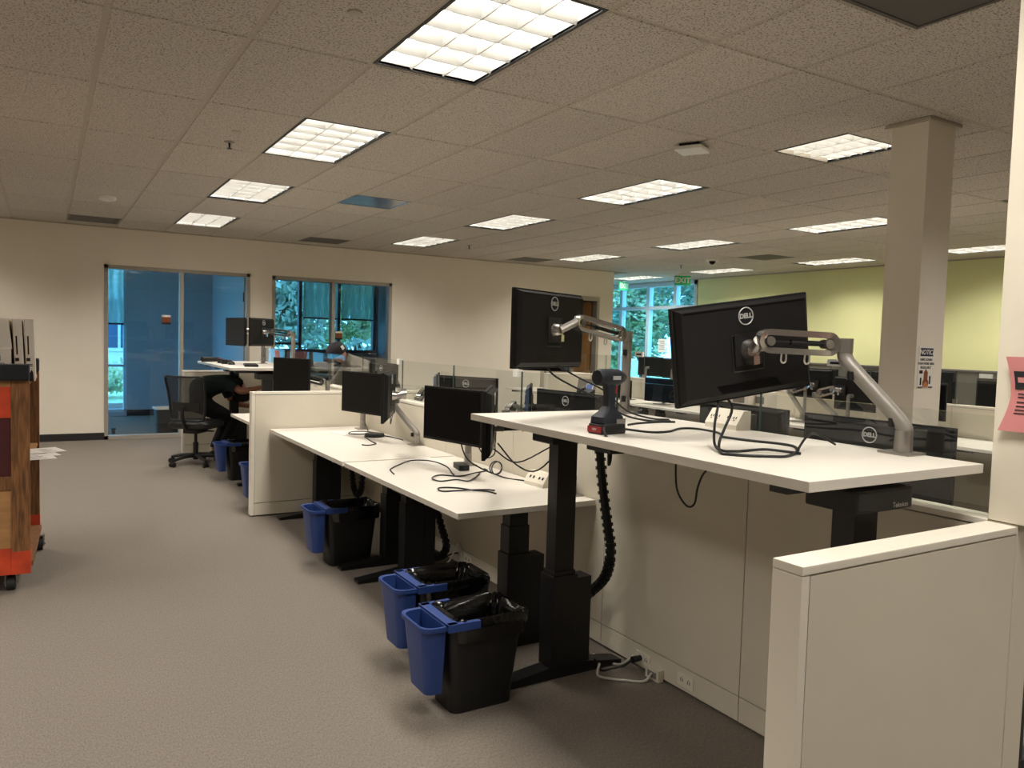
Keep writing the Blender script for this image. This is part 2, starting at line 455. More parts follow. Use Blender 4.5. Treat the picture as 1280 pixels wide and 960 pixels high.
# ---- offices behind the far wall
YX = 15.5
O = MB()
def ext_wall(x0, x1, z0, z1): O.box(x0, x1, YX, YX+0.15, z0, z1)
ext_wall(-1.3, -1.1, 0, 3.0); ext_wall(-1.1, 1.25, 2.66, 3.0); ext_wall(-1.1, 1.25, 0, 0.07)
ext_wall(1.25, 3.35, 0, 3.0)
ext_wall(3.35, 5.95, 2.66, 3.0); ext_wall(3.35, 5.95, 0, 1.20)
ext_wall(5.95, 9.5, 0, 3.0)
struct('wall_exterior', O, M['wall_off'])
struct('wall_divider', MB().box(2.70, 2.80, YF+WT, YX, 0, 3.0).box(5.98, 6.08, YF+WT, YX, 0, 3.0).box(-1.4, -1.3, YF+WT, YF+0.35, 0, 3.0).box(-1.4, -1.3, YF+.35, YX+.15, 2.7, 3.0).box(-1.4, -1.3, YF+.35, YX+.15, 0, .3), M['wall_off'])
struct('trim_3', MB().box(-1.3, 9.48, YF+WT, YX, 2.85, 2.95), M['wall_off'])
struct('baseboard_office', MB().box(1.25, 2.70, YX-0.012, YX, 0, 0.11), M['baseb'])

# ------------------------------------------------------------------ windows and doors
def window(name, plane, a0, a1, z0, z1, mulls, trans, fm, gm, fw=0.05, dep=0.12, at=0.0, glassat=None):
    """glazed opening; plane 'y': lies in y=at, spans x a0..a1; plane 'x': lies in x=at, spans y"""
    root = empty(name); root['kind'] = 'structure'
    def bx(mb, u0, u1, w0, w1, d0, d1):
        return mb.box(u0, u1, d0, d1, w0, w1) if plane == 'y' else mb.box(d0, d1, u0, u1, w0, w1)
    fr = MB()
    bx(fr, a0, a1, z1-fw, z1, at, at+dep); bx(fr, a0, a1, z0, z0+fw, at, at+dep)
    bx(fr, a0, a0+fw, z0, z1, at, at+dep); bx(fr, a1-fw, a1, z0, z1, at, at+dep)
    fr.build('window_frame', fm, root, 0)
    edges = [a0+fw/2] + list(mulls) + [a1-fw/2]
    for m in mulls: bx(MB(), m-fw/2, m+fw/2, z0, z1, at-0.002, at+dep).build('mullion', fm, root, 0)
    for i, (u0, u1) in enumerate(zip(edges, edges[1:])):
        zs = [z0+fw/2] + [t for t in trans.get(i, ())] + [z1-fw/2]
        for t in trans.get(i, ()): bx(MB(), u0, u1, t-fw*0.4, t+fw*0.4, at+0.002, at+dep-0.002).build('transom', fm, root, 0)
        g = glassat if glassat is not None else at+dep/2
        for w0, w1 in zip(zs, zs[1:]):
            bx(MB(), u0, u1, w0, w1, g-0.003, g+0.003).build('pane', gm, root, 0)
    return root
w1 = window('window_1', 'y', 0.70, 2.66, 0.0, 2.44, [1.70], {}, M['frame'], M['glass'], 0.05, 0.14, YF-0.01)
w2 = window('window_2', 'y', 2.99, 4.95, 0.70, 2.44, [3.955], {}, M['frame'], M['glass'], 0.05, 0.14, YF-0.01)
w3 = window('window_3', 'y', -1.1, 1.25, 0.07, 2.66, [0.05], {0: (0.90,), 1: (0.90,)}, M['frameb'], M['glassx'], 0.05, 0.12, YX+0.01)
w4 = window('window_4', 'y', 3.35, 5.95, 1.20, 2.66, [4.36, 5.15], {0: (1.36,)}, M['framed'], M['glassx'], 0.06, 0.12, YX+0.01)
w5 = window('window_5', 'x', 12.2, 17.6, 0.08, 2.94, [12.87, 13.75, 14.72, 15.6], {0: (2.38,), 1: (2.38,), 2: (2.38,), 3: (2.38, 1.95), 4: (2.38,)}, M['frameb'], M['glassx'], 0.09, 0.12, XR-0.02)
w6 = window('added_window_6', 'x', YF+0.35, YX+0.1, 0.3, 2.7, [13.6, 14.6], {}, M['frameb'], M['glassx'], 0.05, 0.1, -1.4)  # unseen side window, added to bring daylight into the left office
def roller(root, plane, u0, u1, z0, z1, at):
    mb = MB(); n = 30
    (mb.box(u0, u1, at, at+0.003, z0, z1) if plane == 'y' else mb.box(at, at+0.003, u0, u1, z0, z1)).build('roller_shade', M['shade'], root, 0)
    mb = MB(); (mb.box(u0, u1, at-0.01, at+0.01, z0-0.03, z0) if plane == 'y' else mb.box(at-0.01, at+0.01, u0, u1, z0-0.03, z0)).build('shade_bar', M['black'], root, 0)
roller(w3, 'y', 0.12, 1.20, 1.66, 2.60, YX-0.03)
roller(w4, 'y', 4.41, 5.10, 1.90, 2.60, YX-0.03)
roller(w4, 'y', 5.19, 5.88, 1.90, 2.60, YX-0.03)

# door beside the far wall's corner, half open
d1 = empty('door_1'); d1['kind'] = 'structure'
MB().box(8.24, 8.30, YF-0.02, YF+WT, 0, 2.44).box(9.20, 9.26, YF-0.02, YF+WT, 0, 2.44).box(8.30, 9.20, YF-0.02, YF+WT, 2.36, 2.44).build('door_frame', M['frame'], d1, 0)
dl = MB().box(0, 0.045, -0.02, 0.88, 0.01, 2.35); dl = dl.build('door_leaf', M['wooddoor'], d1, 0)
dl.location = (9.15, YF+0.14, 0); dl.rotation_euler = (0, 0, math.radians(24))
h = MB().cyl((9.13-9.15-0.02, 0.8, 1.0), (-0.06, 0.8, 1.0), 0.012).box(-0.075, -0.055, 0.7, 0.81, 0.99, 1.01).build('door_handle', M['silver'], d1); h.location = (9.15, YF+0.14, 0); h.rotation_euler = (0, 0, math.radians(24))
# open office door at the right end of the first glazing
d2 = empty('door_2'); d2['kind'] = 'structure'
dl2 = MB().box(2.655, 2.695, YF+0.16, YF+1.02, 0.01, 2.34).build('door_leaf', M['wall_off'], d2, 0)
MB().box(2.60, 2.653, YF+0.10, YF+0.15, 0.0, 2.40).build('door_edge', M['wooddoor'], d2, 0)
MB().box(2.585, 2.60, YF+0.11, YF+0.14, 2.02, 2.16).build('hinge', M['black'], d2, 0)

# ------------------------------------------------------------------ recessed ceiling lights
def light_fixture():
    root = empty('ceiling_light')
    W_, L_ = GDX, GDY
    fr = MB(); t = 0.022
    fr.box(0.004, W_-0.004, 0.004, t, -0.004, 0.012).box(0.004, W_-0.004, L_-t, L_-0.004, -0.004, 0.012)
    fr.box(0.004, t, t, L_-t, -0.004, 0.012).box(W_-t, W_-0.004, t, L_-t, -0.004, 0.012)
    fr.build('frame', M['black'], root, 0)
    rp = MB()
    rp.box(t, W_-t, t, L_-t, 0.085, 0.088)
    rp.box(t-0.004, t, t, L_-t, 0.0, 0.085).box(W_-t, W_-t+0.004, t, L_-t, 0.0, 0.085).box(t, W_-t, t-0.004, t, 0.0, 0.085).box(t, W_-t, L_-t, L_-t+0.004, 0.0, 0.085)
    rp.build('reflector', M['reflector'], root, 0)
    iw, il = W_-2*t, L_-2*t
    for k in (1, 2):
        x = t+iw*k/3
        MB().prism([(x-0.003, 0.0), (x+0.003, 0.0), (x+0.012, 0.055), (x-0.012, 0.055)], 'y', t, L_-t).build('louvre_blade', M['blade'], root, 0)
    for k in range(1, 6):
        y = t+il*k/6
        MB().prism([(y-0.003, 0.0), (y+0.003, 0.0), (y+0.014, 0.055), (y-0.014, 0.055)], 'x', t, W_-t).build('louvre_blade', M['blade'], root, 0)
    for k in range(3):
        x = t+iw*(k+0.5)/3
        MB().cyl((x, t+0.02, 0.068), (x, L_-t-0.02, 0.068), 0.013, seg=8).build('lamp_tube', M['tube'], root)
    return root
fix0 = light_fixture()
LABN = {-6: 'left line', -1: 'line nearest the left wall', 4: 'line over the front desks',
        9: 'middle line', 14: 'line beside the green wall'}
ORD = {-4: 'far behind the viewer', -2: 'just behind the viewer', 0: 'nearest the viewer', 2: 'second from the viewer', 4: 'third from the viewer', 6: 'fourth from the viewer', 8: 'farthest, by the end windows'}
first = True
for (ix, iy) in lights:
    o = fix0 if first else copy_tree(fix0); first = False
    o.location = (GX0+ix*GDX, GY0+iy*GDY, CEIL)
    tag(o, 'louvred ceiling light, %s, %s' % (LABN[ix], ORD[iy]), 'ceiling light', 'recessed louvred ceiling lights')
    ld = bpy.data.lights.new('lamp', 'AREA'); ld.shape = 'RECTANGLE'; ld.size = 0.52; ld.size_y = 1.12
    ld.energy = LAMP_W; ld.color = LAMP_COL; ld.spread = LAMP_SPREAD
    lo = bpy.data.objects.new('lamp', ld); COL.objects.link(lo); lo.parent = o
    lo.location = (GDX/2, GDY/2, -0.006)
    if (ix, iy) == (4, 0):      # this one is a square fixture, half as long
        o.location.y += GDY/2; o.scale.y = 0.5; ld.energy = LAMP_W*0.6

# vents
def vent(x, y, m, label, name='ceiling_vent', slats=True, sx=GDX, sy=GDY/2):
    r = empty(name, (x, y, CEIL), label=label, cat='vent')
    MB().box(0.013, sx-0.013, 0.013, sy-0.013, -0.004, 0.004).build('face_plate', m, r, 0)
    f = MB(); f.box(0.005, sx-0.005, 0.005, 0.025, -0.008, 0).box(0.005, sx-0.005, sy-0.025, sy-0.005, -0.008, 0).box(0.005, 0.025, 0.025, sy-0.025, -0.008, 0).box(sx-0.025, sx-0.005, 0.025, sy-0.025, -0.008, 0)
    f.build('frame', m, r, 0)
    if slats:
        for k in range(9):
            y_ = 0.06+k*(sy-0.12)/8
            MB().box(0.03, sx-0.03, y_-0.012, y_+0.012, -0.010, -0.006).build('slat', m, r, 0)
    return r
vent(GX0+1*GDX+0.0, GY0-GDY, M['ventd'], 'dark grey square return grille in the ceiling at the upper right', slats=False)
vent(GX0+1*GDX, GY0+4*GDY, M['bluevent'], 'square glossy ceiling panel reflecting blue daylight near the far wall', slats=False, name='ceiling_diffuser')
vent(GX0-3*GDX, GY0+7*GDY, M['vent'], 'grey ceiling vent against the far wall, leftmost')
vent(GX0+2*GDX, GY0+7*GDY, M['vent'], 'grey ceiling vent against the far wall, above the office glazing')
vent(GX0+8*GDX, GY0+7*GDY, M['vent'], 'grey ceiling vent against the far wall, near its right corner')
vent(GX0+12*GDX, GY0+4.5*GDY, M['vent'], 'grey ceiling vent near the green wall')

def sprinkler(x, y, label):
    r = empty('sprinkler', (x, y, CEIL-0.006), label=label, cat='sprinkler', group='fire sprinklers')
    MB().lathe([(0.001, 0), (0.04, 0), (0.036, -0.006), (0.012, -0.010), (0.001, -0.010)], seg=14).build('escutcheon', M['silverp'], r)
    MB().cyl((0, 0, -0.008), (0, 0, -0.05), 0.009, 0.006, 8).build('body', M['black'], r)
    MB().lathe([(0.001, -0.05), (0.02, -0.05), (0.02, -0.053), (0.001, -0.053)], seg=12).build('deflector', M['black'], r)
sprinkler(1.18, 6.136, 'dark pendant sprinkler below the ceiling at the left, left of the second light')
sprinkler(5.48, 10.48, 'dark pendant sprinkler near the far wall, right of the small warm light')
sprinkler(9.63, 10.35, 'dark pendant sprinkler near the exit signs')
def disc(x, y, r_, h_, label, name, cat, m=None):
    o = MB().lathe([(0.001, 0), (r_, 0), (r_*0.95, -h_*0.7), (r_*0.6, -h_), (0.001, -h_)], seg=18).build(name, m or M['white'], None)
    o.location = (x, y, CEIL-0.006); tag(o, label, cat)
for (x, y) in ((1.168, 3.366), (1.162, 5.79)):
    o = MB().lathe([(0.001, 0), (0.035, 0), (0.033, -0.008), (0.02, -0.012), (0.001, -0.012)], seg=18).build('cover_plate', M['rail'], ceiling); o.location = (x, y, CEIL-0.006)
disc(0.575, 9.477, 0.09, 0.045, 'round white smoke detector on the ceiling at the far left', 'smoke_detector', 'detector')
ap = empty('access_point', (3.92, 4.15, CEIL-0.006), 0.5, 'square white wireless access point with a black mount on the ceiling', 'access point')
MB().box(-0.07, 0.13, -0.07, 0.07, -0.022, 0).build('mount', M['black'], ap)
MB().box(-0.10, 0.10, -0.10, 0.10, -0.05, -0.022, 0.012).build('housing', M['white'], ap)
dc = empty('dome_camera', (9.35, 9.32, CEIL-0.006), 0, 'white and black dome camera on the ceiling before the exit signs', 'camera')
MB().lathe([(0.001, 0), (0.10, 0), (0.095, -0.025), (0.001, -0.03)], seg=18).build('base', M['white'], dc)
MB().lathe([(0.055, -0.02), (0.05, -0.05), (0.03, -0.075), (0.001, -0.085)], seg=16).build('dome', M['screen'], dc)

def exit_sign(x, y, rz, label):
    r = empty('exit_sign', (x, y, CEIL), rz, label, 'exit sign')
    MB().box(-0.06, 0.06, -0.03, 0.03, -0.04, 0.0).build('canopy', M['white'], r, 0)
    MB().box(-0.16, 0.16, -0.018, 0.018, -0.23, -0.04, 0.004).build('panel', M['signg'], r, 0)
    lettering('EXIT', 0.15, frame((1, 0, 0), (0, 0, 1), (0, -1, 0), (0, -0.0185, -0.135)), M['white'], r, bold=0.004)
exit_sign(11.10, 13.75, 0.25, 'green exit sign hanging before the end windows, left of the two')
exit_sign(10.85, 11.60, -0.6, 'green exit sign hanging beside the green wall, right of the two')

# ------------------------------------------------------------------ partitions
def spine(name, x0, x1, y0, y1, label, step=0.92, first=None, glass=(None, None), top=1.05, gtop=1.36):
    r = empty(name, (0, 0, 0), label=label, cat='partition')
    xm = (x0+x1)/2
    MB().box(x0+0.02, x1-0.02, y0, y1, 0.02, top-0.02).build('core', M['blackp'], r, 0)
    MB().box(x0-0.002, x1+0.002, y0, y1, top-0.02, top, 0.003).build('top_cap', M['paneltrim'], r, 0)
    ys = [y0]; y = first if first else y0+step
    while y < y1-0.1: ys.append(y); y += step
    ys.append(y1); g = 0.002
    for a, b in zip(ys, ys[1:]):
        for (xa, xb) in ((x0, x0+0.02), (x1-0.02, x1)):
            MB().box(xa, xb, a+g, b-g, 0.118, top-0.024, 0.001).build('panel', M['panel'], r, 0)
            MB().box(xa, xb, a+g, b-g, 0.012, 0.113, 0.001).build('base_panel', M['panel'], r, 0)
        if glass[0] is not None and b > glass[0] and a < glass[1]:
            MB().box(xm-0.005, xm+0.005, a+0.004, b-0.004, top, gtop).build('glass_screen', M['glasss'], r, 0)
            MB().box(xm-0.0052, xm+0.0052, b-0.0015, b+0.0015, top, gtop).build('glass_edge', M['glasse'], r, 0)
            MB().box(xm-0.012, xm+0.012, b-0.02, b+0.02, top, top+0.05).build('glass_clip', M['silver'], r, 0)
    return r
spine('desk_partition', 2.43, 2.53, 1.245, 10.55, 'long cream panelled partition with clear glass screens behind the front row of desks', first=2.17, glass=(1.2, 10.6))
spine('desk_partition', 7.55, 7.65, 0.6, 11.6, 'long cream panelled partition with glass screens in the middle of the office, behind the column', first=1.5, glass=(0.6, 11.7))
def end_panel(x0, x1, y0, y1, top, label):
    r = empty('end_panel', (0, 0, 0), label=label, cat='partition')
    MB().box(x0+0.012, x1, y0+0.012, y1-0.012, 0.02, top-0.02).build('core', M['blackp'], r, 0)
    MB().box(x0, x1, y0-0.001, y1+0.001, top-0.022, top, 0.003).build('top_cap', M['paneltrim'], r, 0)
    MB().box(x0, x0+0.028, y0, y1, 0.012, top-0.024, 0.002).build('end_trim', M['paneltrim'], r, 0)
    for (a, b) in ((y0, y0+0.012), (y1-0.012, y1)):
        MB().box(x0+0.030, x1-0.002, a, b, 0.118, top-0.026, 0.001).build('panel', M['panel'], r, 0)
        MB().box(x0+0.030, x1-0.002, a, b, 0.012, 0.113, 0.001).build('base_panel', M['panel'], r, 0)
    return r
end_panel(1.49, 2.43, 1.16, 1.245, 1.045, 'cream end panel of the desk row in the right foreground')
end_panel(1.475, 2.43, 6.66, 6.745, 1.055, 'cream panel dividing the desk row between the two low white desks')
end_panel(1.475, 2.43, 10.47, 10.55, 1.055, 'cream end panel beyond the crouching person, nearest the office glazing')
end_panel(2.53, 3.42, 6.66, 6.745, 1.055, 'cream cross panel behind the glass screens, left of the upper-left big monitor')
end_panel(6.70, 7.55, 10.1, 10.18, 1.055, 'cream end panel far back below the open door')
# tall power post in the right foreground
pp = empty('power_post', (0, 0, 0), label='tall cream square post at the right edge, rising from the end of the partition', cat='post')
MB().box(2.432, 2.53, 1.13, 1.243, 1.05, CEIL-0.001, 0.002).build('upper_post', M['panel'], pp, 0)
MB().box(2.434, 2.53, 1.16, 1.243, 0.0, 1.048, 0.002).build('lower_post', M['panel'], pp, 0)
# flyer on the post
fl = empty('flyer', (0, 0, 0), label='pink paper flyer taped to the cream post at the right edge', cat='flyer')
def flyer_pt(u, v, off=0.0):
    z = 1.322+0.218*v
    y = 1.225 - 0.20*u - 0.022*math.sin(v*PI)**1.0*(1-u) - 0.012*v*(1-u)
    x = 2.424 - 0.014*(1-u)*abs(v-0.45)*1.0 - off
    return Vector((x, y, z))
MB().grid(lambda u, v: flyer_pt(u, v), 10, 14).build('sheet', M['pink'], fl)
MB().grid(lambda u, v: flyer_pt(0.07+0.84*u, 0.57+0.24*v, 0.0012), 6, 4).build('photo_print', M['ink'], fl, 0)
for k in range(5):
    MB().grid(lambda u, v, k=k: flyer_pt(0.12+u*(0.09 if k % 2 else 0.12), 0.66+0.10*v*(1 if k % 2 else .7)+0.01*k, 0.002) + Vector((0, -0.028*k, 0)), 3, 2).build('photo_detail', M['pink'], fl, 0)
for k, (a, w_) in enumerate(((0.5, .7), (0.455, .7), (0.39, .7), (0.335, .62), (0.285, .6), (0.24, .66))):
    MB().grid(lambda u, v: flyer_pt(0.12+w_*u, a+0.016*v, 0.0012), 6, 1).build('text_line', M['ink'], fl, 0)

# notice on the column (cast letters on a thin sheet)
nt = empty('notice_sign', (0, 0, 0), label='white NOTICE sign with a brown cartoon figure on the square column', cat='sign')
yN = 2.8085
MB().box(4.585, 4.745, yN-0.002, yN, 1.325, 1.585).build('sheet', M['paper'], nt, 0)
MB().box(4.603, 4.735, yN-0.0032, yN-0.002, 1.522, 1.572).build('header_band', M['navy'], nt, 0)
fN = lambda x, z: frame((1, 0, 0), (0, 0, 1), (0, -1, 0), (x, yN-0.0034, z))
lettering('NOTICE', 0.042, fN(4.669, 1.546), M['paper'], nt, shear=0.25, bold=0.0008)
for i, (t, s_) in enumerate((('WIPE DOWN', 0.021), ('YOUR WORK AREA', 0.0195), ('REGULARLY', 0.021))):
    lettering(t, s_, frame((1, 0, 0), (0, 0, 1), (0, -1, 0), (4.665, yN-0.0024, 1.50-i*0.024)), M['ink'], nt, bold=0.0006)
fig = [(-0.026, 0), (0.026, 0), (0.032, 0.03), (0.02, 0.05), (0.022, 0.09), (0.012, 0.10), (0.0, 0.112), (-0.012, 0.10), (-0.02, 0.09), (-0.02, 0.05), (-0.032, 0.03)]
MB().prism([(4.668+a, 1.332+b) for a, b in fig], 'y', yN-0.003, yN-0.002).build('figure_print', M['brown'], nt, 0)
MB().prism([(4.668+a*0.8, 1.331+b*0.3) for a, b in fig], 'y', yN-0.0036, yN-0.003).build('figure_front', M['orange'], nt, 0)
MB().box(4.60, 4.635, yN-0.003, yN-0.002, 1.415, 1.435).box(4.61, 4.625, yN-0.003, yN-0.002, 1.345, 1.39).box(4.705, 4.72, yN-0.003, yN-0.002, 1.35, 1.40).box(4.59, 4.64, yN-0.003, yN-0.002, 1.327, 1.334).box(4.70, 4.745, yN-0.003, yN-0.002, 1.327, 1.334).build('bottle_print', M['ink'], nt, 0)

# ------------------------------------------------------------------ desks
def sit_stand_desk(x0, x1, y0, y1, z, label, side=-1, legs=True, chain=True):
    """side -1: user sits at low x; the partition is at x1"""
    r = empty('standing_desk', ((x0+x1)/2, (y0+y1)/2, 0), label=label, cat='desk', group='height adjustable desks')
    w2, l2 = (x1-x0)/2, (y1-y0)/2
    MB().box(-w2, w2, -l2, l2, z-0.028, z, 0.002).build('desktop', M['deskw'], r, 0)
    ub = MB(); ub.box(-0.03, 0.05, -l2+0.12, l2-0.12, z-0.075, z-0.029)
    ub.build('crossbeam', M['black'], r, 0)
    MB().box(-side*0 + (-w2+0.03 if side < 0 else w2-0.12), (-w2+0.09 if side < 0 else w2-0.06), -0.07, 0.07, z-0.05, z-0.0285, 0.003).build('control_panel', M['blackp'], r, 0)
    if legs:
        for s in (-1, 1):
            y = s*(l2-0.15)
            lg = MB().box(-0.33, 0.33, y-0.03, y+0.03, z-0.06, z-0.029)
            lg.build('support_arm', M['black'], r, 0)
            MB().prism([(-0.36, 0.0), (0.36, 0.0), (0.36, 0.02), (0.12, 0.055), (-0.06, 0.055), (-0.36, 0.02)], 'y', y-0.04, y+0.04).build('foot', M['black'], r, 0)
            MB().box(-0.06, 0.075, y-0.052, y+0.052, 0.055, 0.48, 0.004).build('column_sleeve', M['black'], r, 0)
            MB().box(-0.052, 0.066, y-0.044, y+0.044, 0.48, max(0.5, min(z-0.08, 0.62 if z < 1 else 0.50)), 0.003).build('column_middle', M['black'], r, 0)
            MB().box(-0.046, 0.06, y-0.038, y+0.038, 0.45, z-0.06, 0.003).build('column_inner', M['black'], r, 0)
            MB().box(0.078, 0.16, y-0.045, y+0.045, 0.055, 0.46, 0.003).build('column_cover', M['black'], r, 0)
            if z > 1: 
                MB().box(-0.11, 0.15, y-0.085, y+0.085, z-0.125, z-0.06, 0.008).build('motor_box', M['blackp'], r, 0)
    return r
D1 = sit_stand_desk(1.63, 2.425, 1.262, 3.062, 1.215, 'white standing desk raised to full height in the right foreground')
# small maker's lettering on the near motor box
lettering('Teknion', 0.022, frame((1, 0, 0), (0, 0, 1), (0, -1, 0), (0.09, -0.90+0.15-0.0865, 1.105)), M['logo'], D1)
D2 = sit_stand_desk(1.63, 2.425, 3.165, 4.755, 0.74, 'low white desk just beyond the raised desk, power bricks on it')
D3 = sit_stand_desk(1.62, 2.425, 4.768, 6.64, 0.743, 'low white desk against the cream dividing panel')
D4 = sit_stand_desk(1.62, 2.425, 6.78, 8.25, 0.72, 'low white desk beyond the cream dividing panel')
D5 = sit_stand_desk(1.62, 2.425, 8.30, 10.30, 1.185, 'raised white desk far left under which a person crouches')
E1 = [('white desk behind the glass, across from the raised front desk', 1.3, 3.05), ('white desk behind the glass, across from the low desk', 3.12, 4.75), ('white desk behind the glass, beside the cream cross panel', 4.8, 6.62),
      ('white desk behind the glass, where the hooded person leans', 6.8, 8.6), ('white desk behind the glass, last before the office glazing', 8.65, 10.4)]
for lab, a, b in E1: sit_stand_desk(2.535, 3.32, a, b, 0.74, lab, side=1)
E2 = [('white desk of the middle row, nearest and right of the column', 2.9, 4.55), ('white desk of the middle row, left of the column', 4.6, 6.3), ('white desk of the middle row, seen below the big monitor', 6.35, 8.15), ('white desk of the middle row, behind the drill', 8.2, 10.05), ('white desk of the middle row, farthest, under the open door', 10.22, 11.5)]
for lab, a, b in E2: sit_stand_desk(6.79, 7.545, a, b, 0.74, lab)
for lab, a, b in (('white desk beyond the middle partition, right of the column', 2.9, 4.8), ('white desk beyond the middle partition, behind the column', 4.85, 6.7), ('white desk beyond the middle partition, far end', 8.2, 10.0)):
    sit_stand_desk(7.655, 8.42, a, b, 0.74, lab, side=1)

# ------------------------------------------------------------------ monitors
def monitor(center, normal, right_tilt, w, h, label, detail=2, back=None, group='flat monitors', logo=True, stand=False):
    """center of the screen plane; normal = unit vector out of the screen; right_tilt = roll in radians"""
    n = Vector(normal).normalized()
    side = Vector((0, 0, 1)).cross(n).normalized()      # viewer's right when facing the screen
    up = n.cross(side)
    c, s = math.cos(right_tilt), math.sin(right_tilt)
    sx, ux = side*c + up*s, up*c - side*s
    # local: +x viewer's right, +y into the back, +z up
    mtx = frame(sx, -n, ux, center)
    r = empty('monitor', label=label, cat='monitor', group=group, mtx=mtx)
    bk = back or M['bezel']
    sh = MB().box(-w/2, w/2, 0.0, 0.018, -h/2, h/2, 0.004)
    sh.build('bezel', M['bezel'], r)
    a, b = w/2-0.006, h/2-0.006
    hs = MB().loft([[(-a, 0.017, -b), (a, 0.017, -b), (a, 0.017, b), (-a, 0.017, b)],
                    [(-a*0.985, 0.026, -b*0.975), (a*0.985, 0.026, -b*0.975), (a*0.985, 0.026, b*0.975), (-a*0.985, 0.026, b*0.975)],
                    [(-a*0.93, 0.040, -b*0.88), (a*0.93, 0.040, -b*0.88), (a*0.93, 0.040, b*0.93), (-a*0.93, 0.040, b*0.93)]])
    hs.build('rear_shell', bk, r, 20)
    MB().box(-w/2+0.009, w/2-0.009, -0.0012, 0.001, -h/2+0.016, h/2-0.009).build('screen', M['screen'], r, 0)
    if detail > 0:
        if logo:
            zc = h*0.34
            yl = 0.040
            ring = MB(); R, q = 0.029, 0.0022
            pts = [(R*math.cos(t*2*PI/28), yl+0.001, zc+R*math.sin(t*2*PI/28)) for t in range(28)]
            ring.tube(pts+[pts[0]], q, 6, False)
            lo = ring.build('logo_ring', M['logo'], r)
            lettering('DELL', 0.0225, frame((-1, 0, 0), (0, 0, 1), (0, 1, 0), (0, yl+0.001, zc)), M['logo'], r, bold=0.0012)
    if detail > 1:
        fr = MB(); v = 0.062
        for (p, q_) in (((-v, -v), (v, -v)), ((v, -v), (v, v)), ((v, v), (-v, v)), ((-v, v), (-v, -v))):
            fr.cyl((p[0], 0.0405, p[1]-0.01), (q_[0], 0.0405, q_[1]-0.01), 0.003, seg=6)
        fr.build('mount_recess', M['blackp'], r, 0)
        MB().prism([(-w*0.24, -h*0.41), (w*0.2, -h*0.41), (w*0.24, -h*0.33), (-w*0.2, -h*0.33)], 'y', 0.03, 0.0412).build('port_bay', M['screen'], r, 0)
        MB().box(-w*0.44, w*0.44, 0.030, 0.0408, h*0.425, h*0.438).build('vent_slot', M['screen'], r, 0)
    if stand:
        inv = mtx.inverted(); ctr = Vector(center)
        b0 = ctr - n*0.10
        foot = inv @ Vector((b0.x, b0.y, stand)); topp = inv @ Vector((b0.x, b0.y, center[2]-0.02))
        nk = MB().cyl(foot, topp, 0.02, 0.018, 10).cyl(topp, Vector((0, 0.04, -0.02)), 0.02, seg=10)
        nk.build('stand_neck', M['silverp'], r)
        ft = MB().box(-0.12, 0.12, -0.085, 0.085, 0.0, 0.012, 0.003)
        bm4 = inv @ frame(side, -n, (0, 0, 1), (b0.x, b0.y, stand))
        ft.xf(bm4).build('stand_base', M['silverp'], r)
    return r

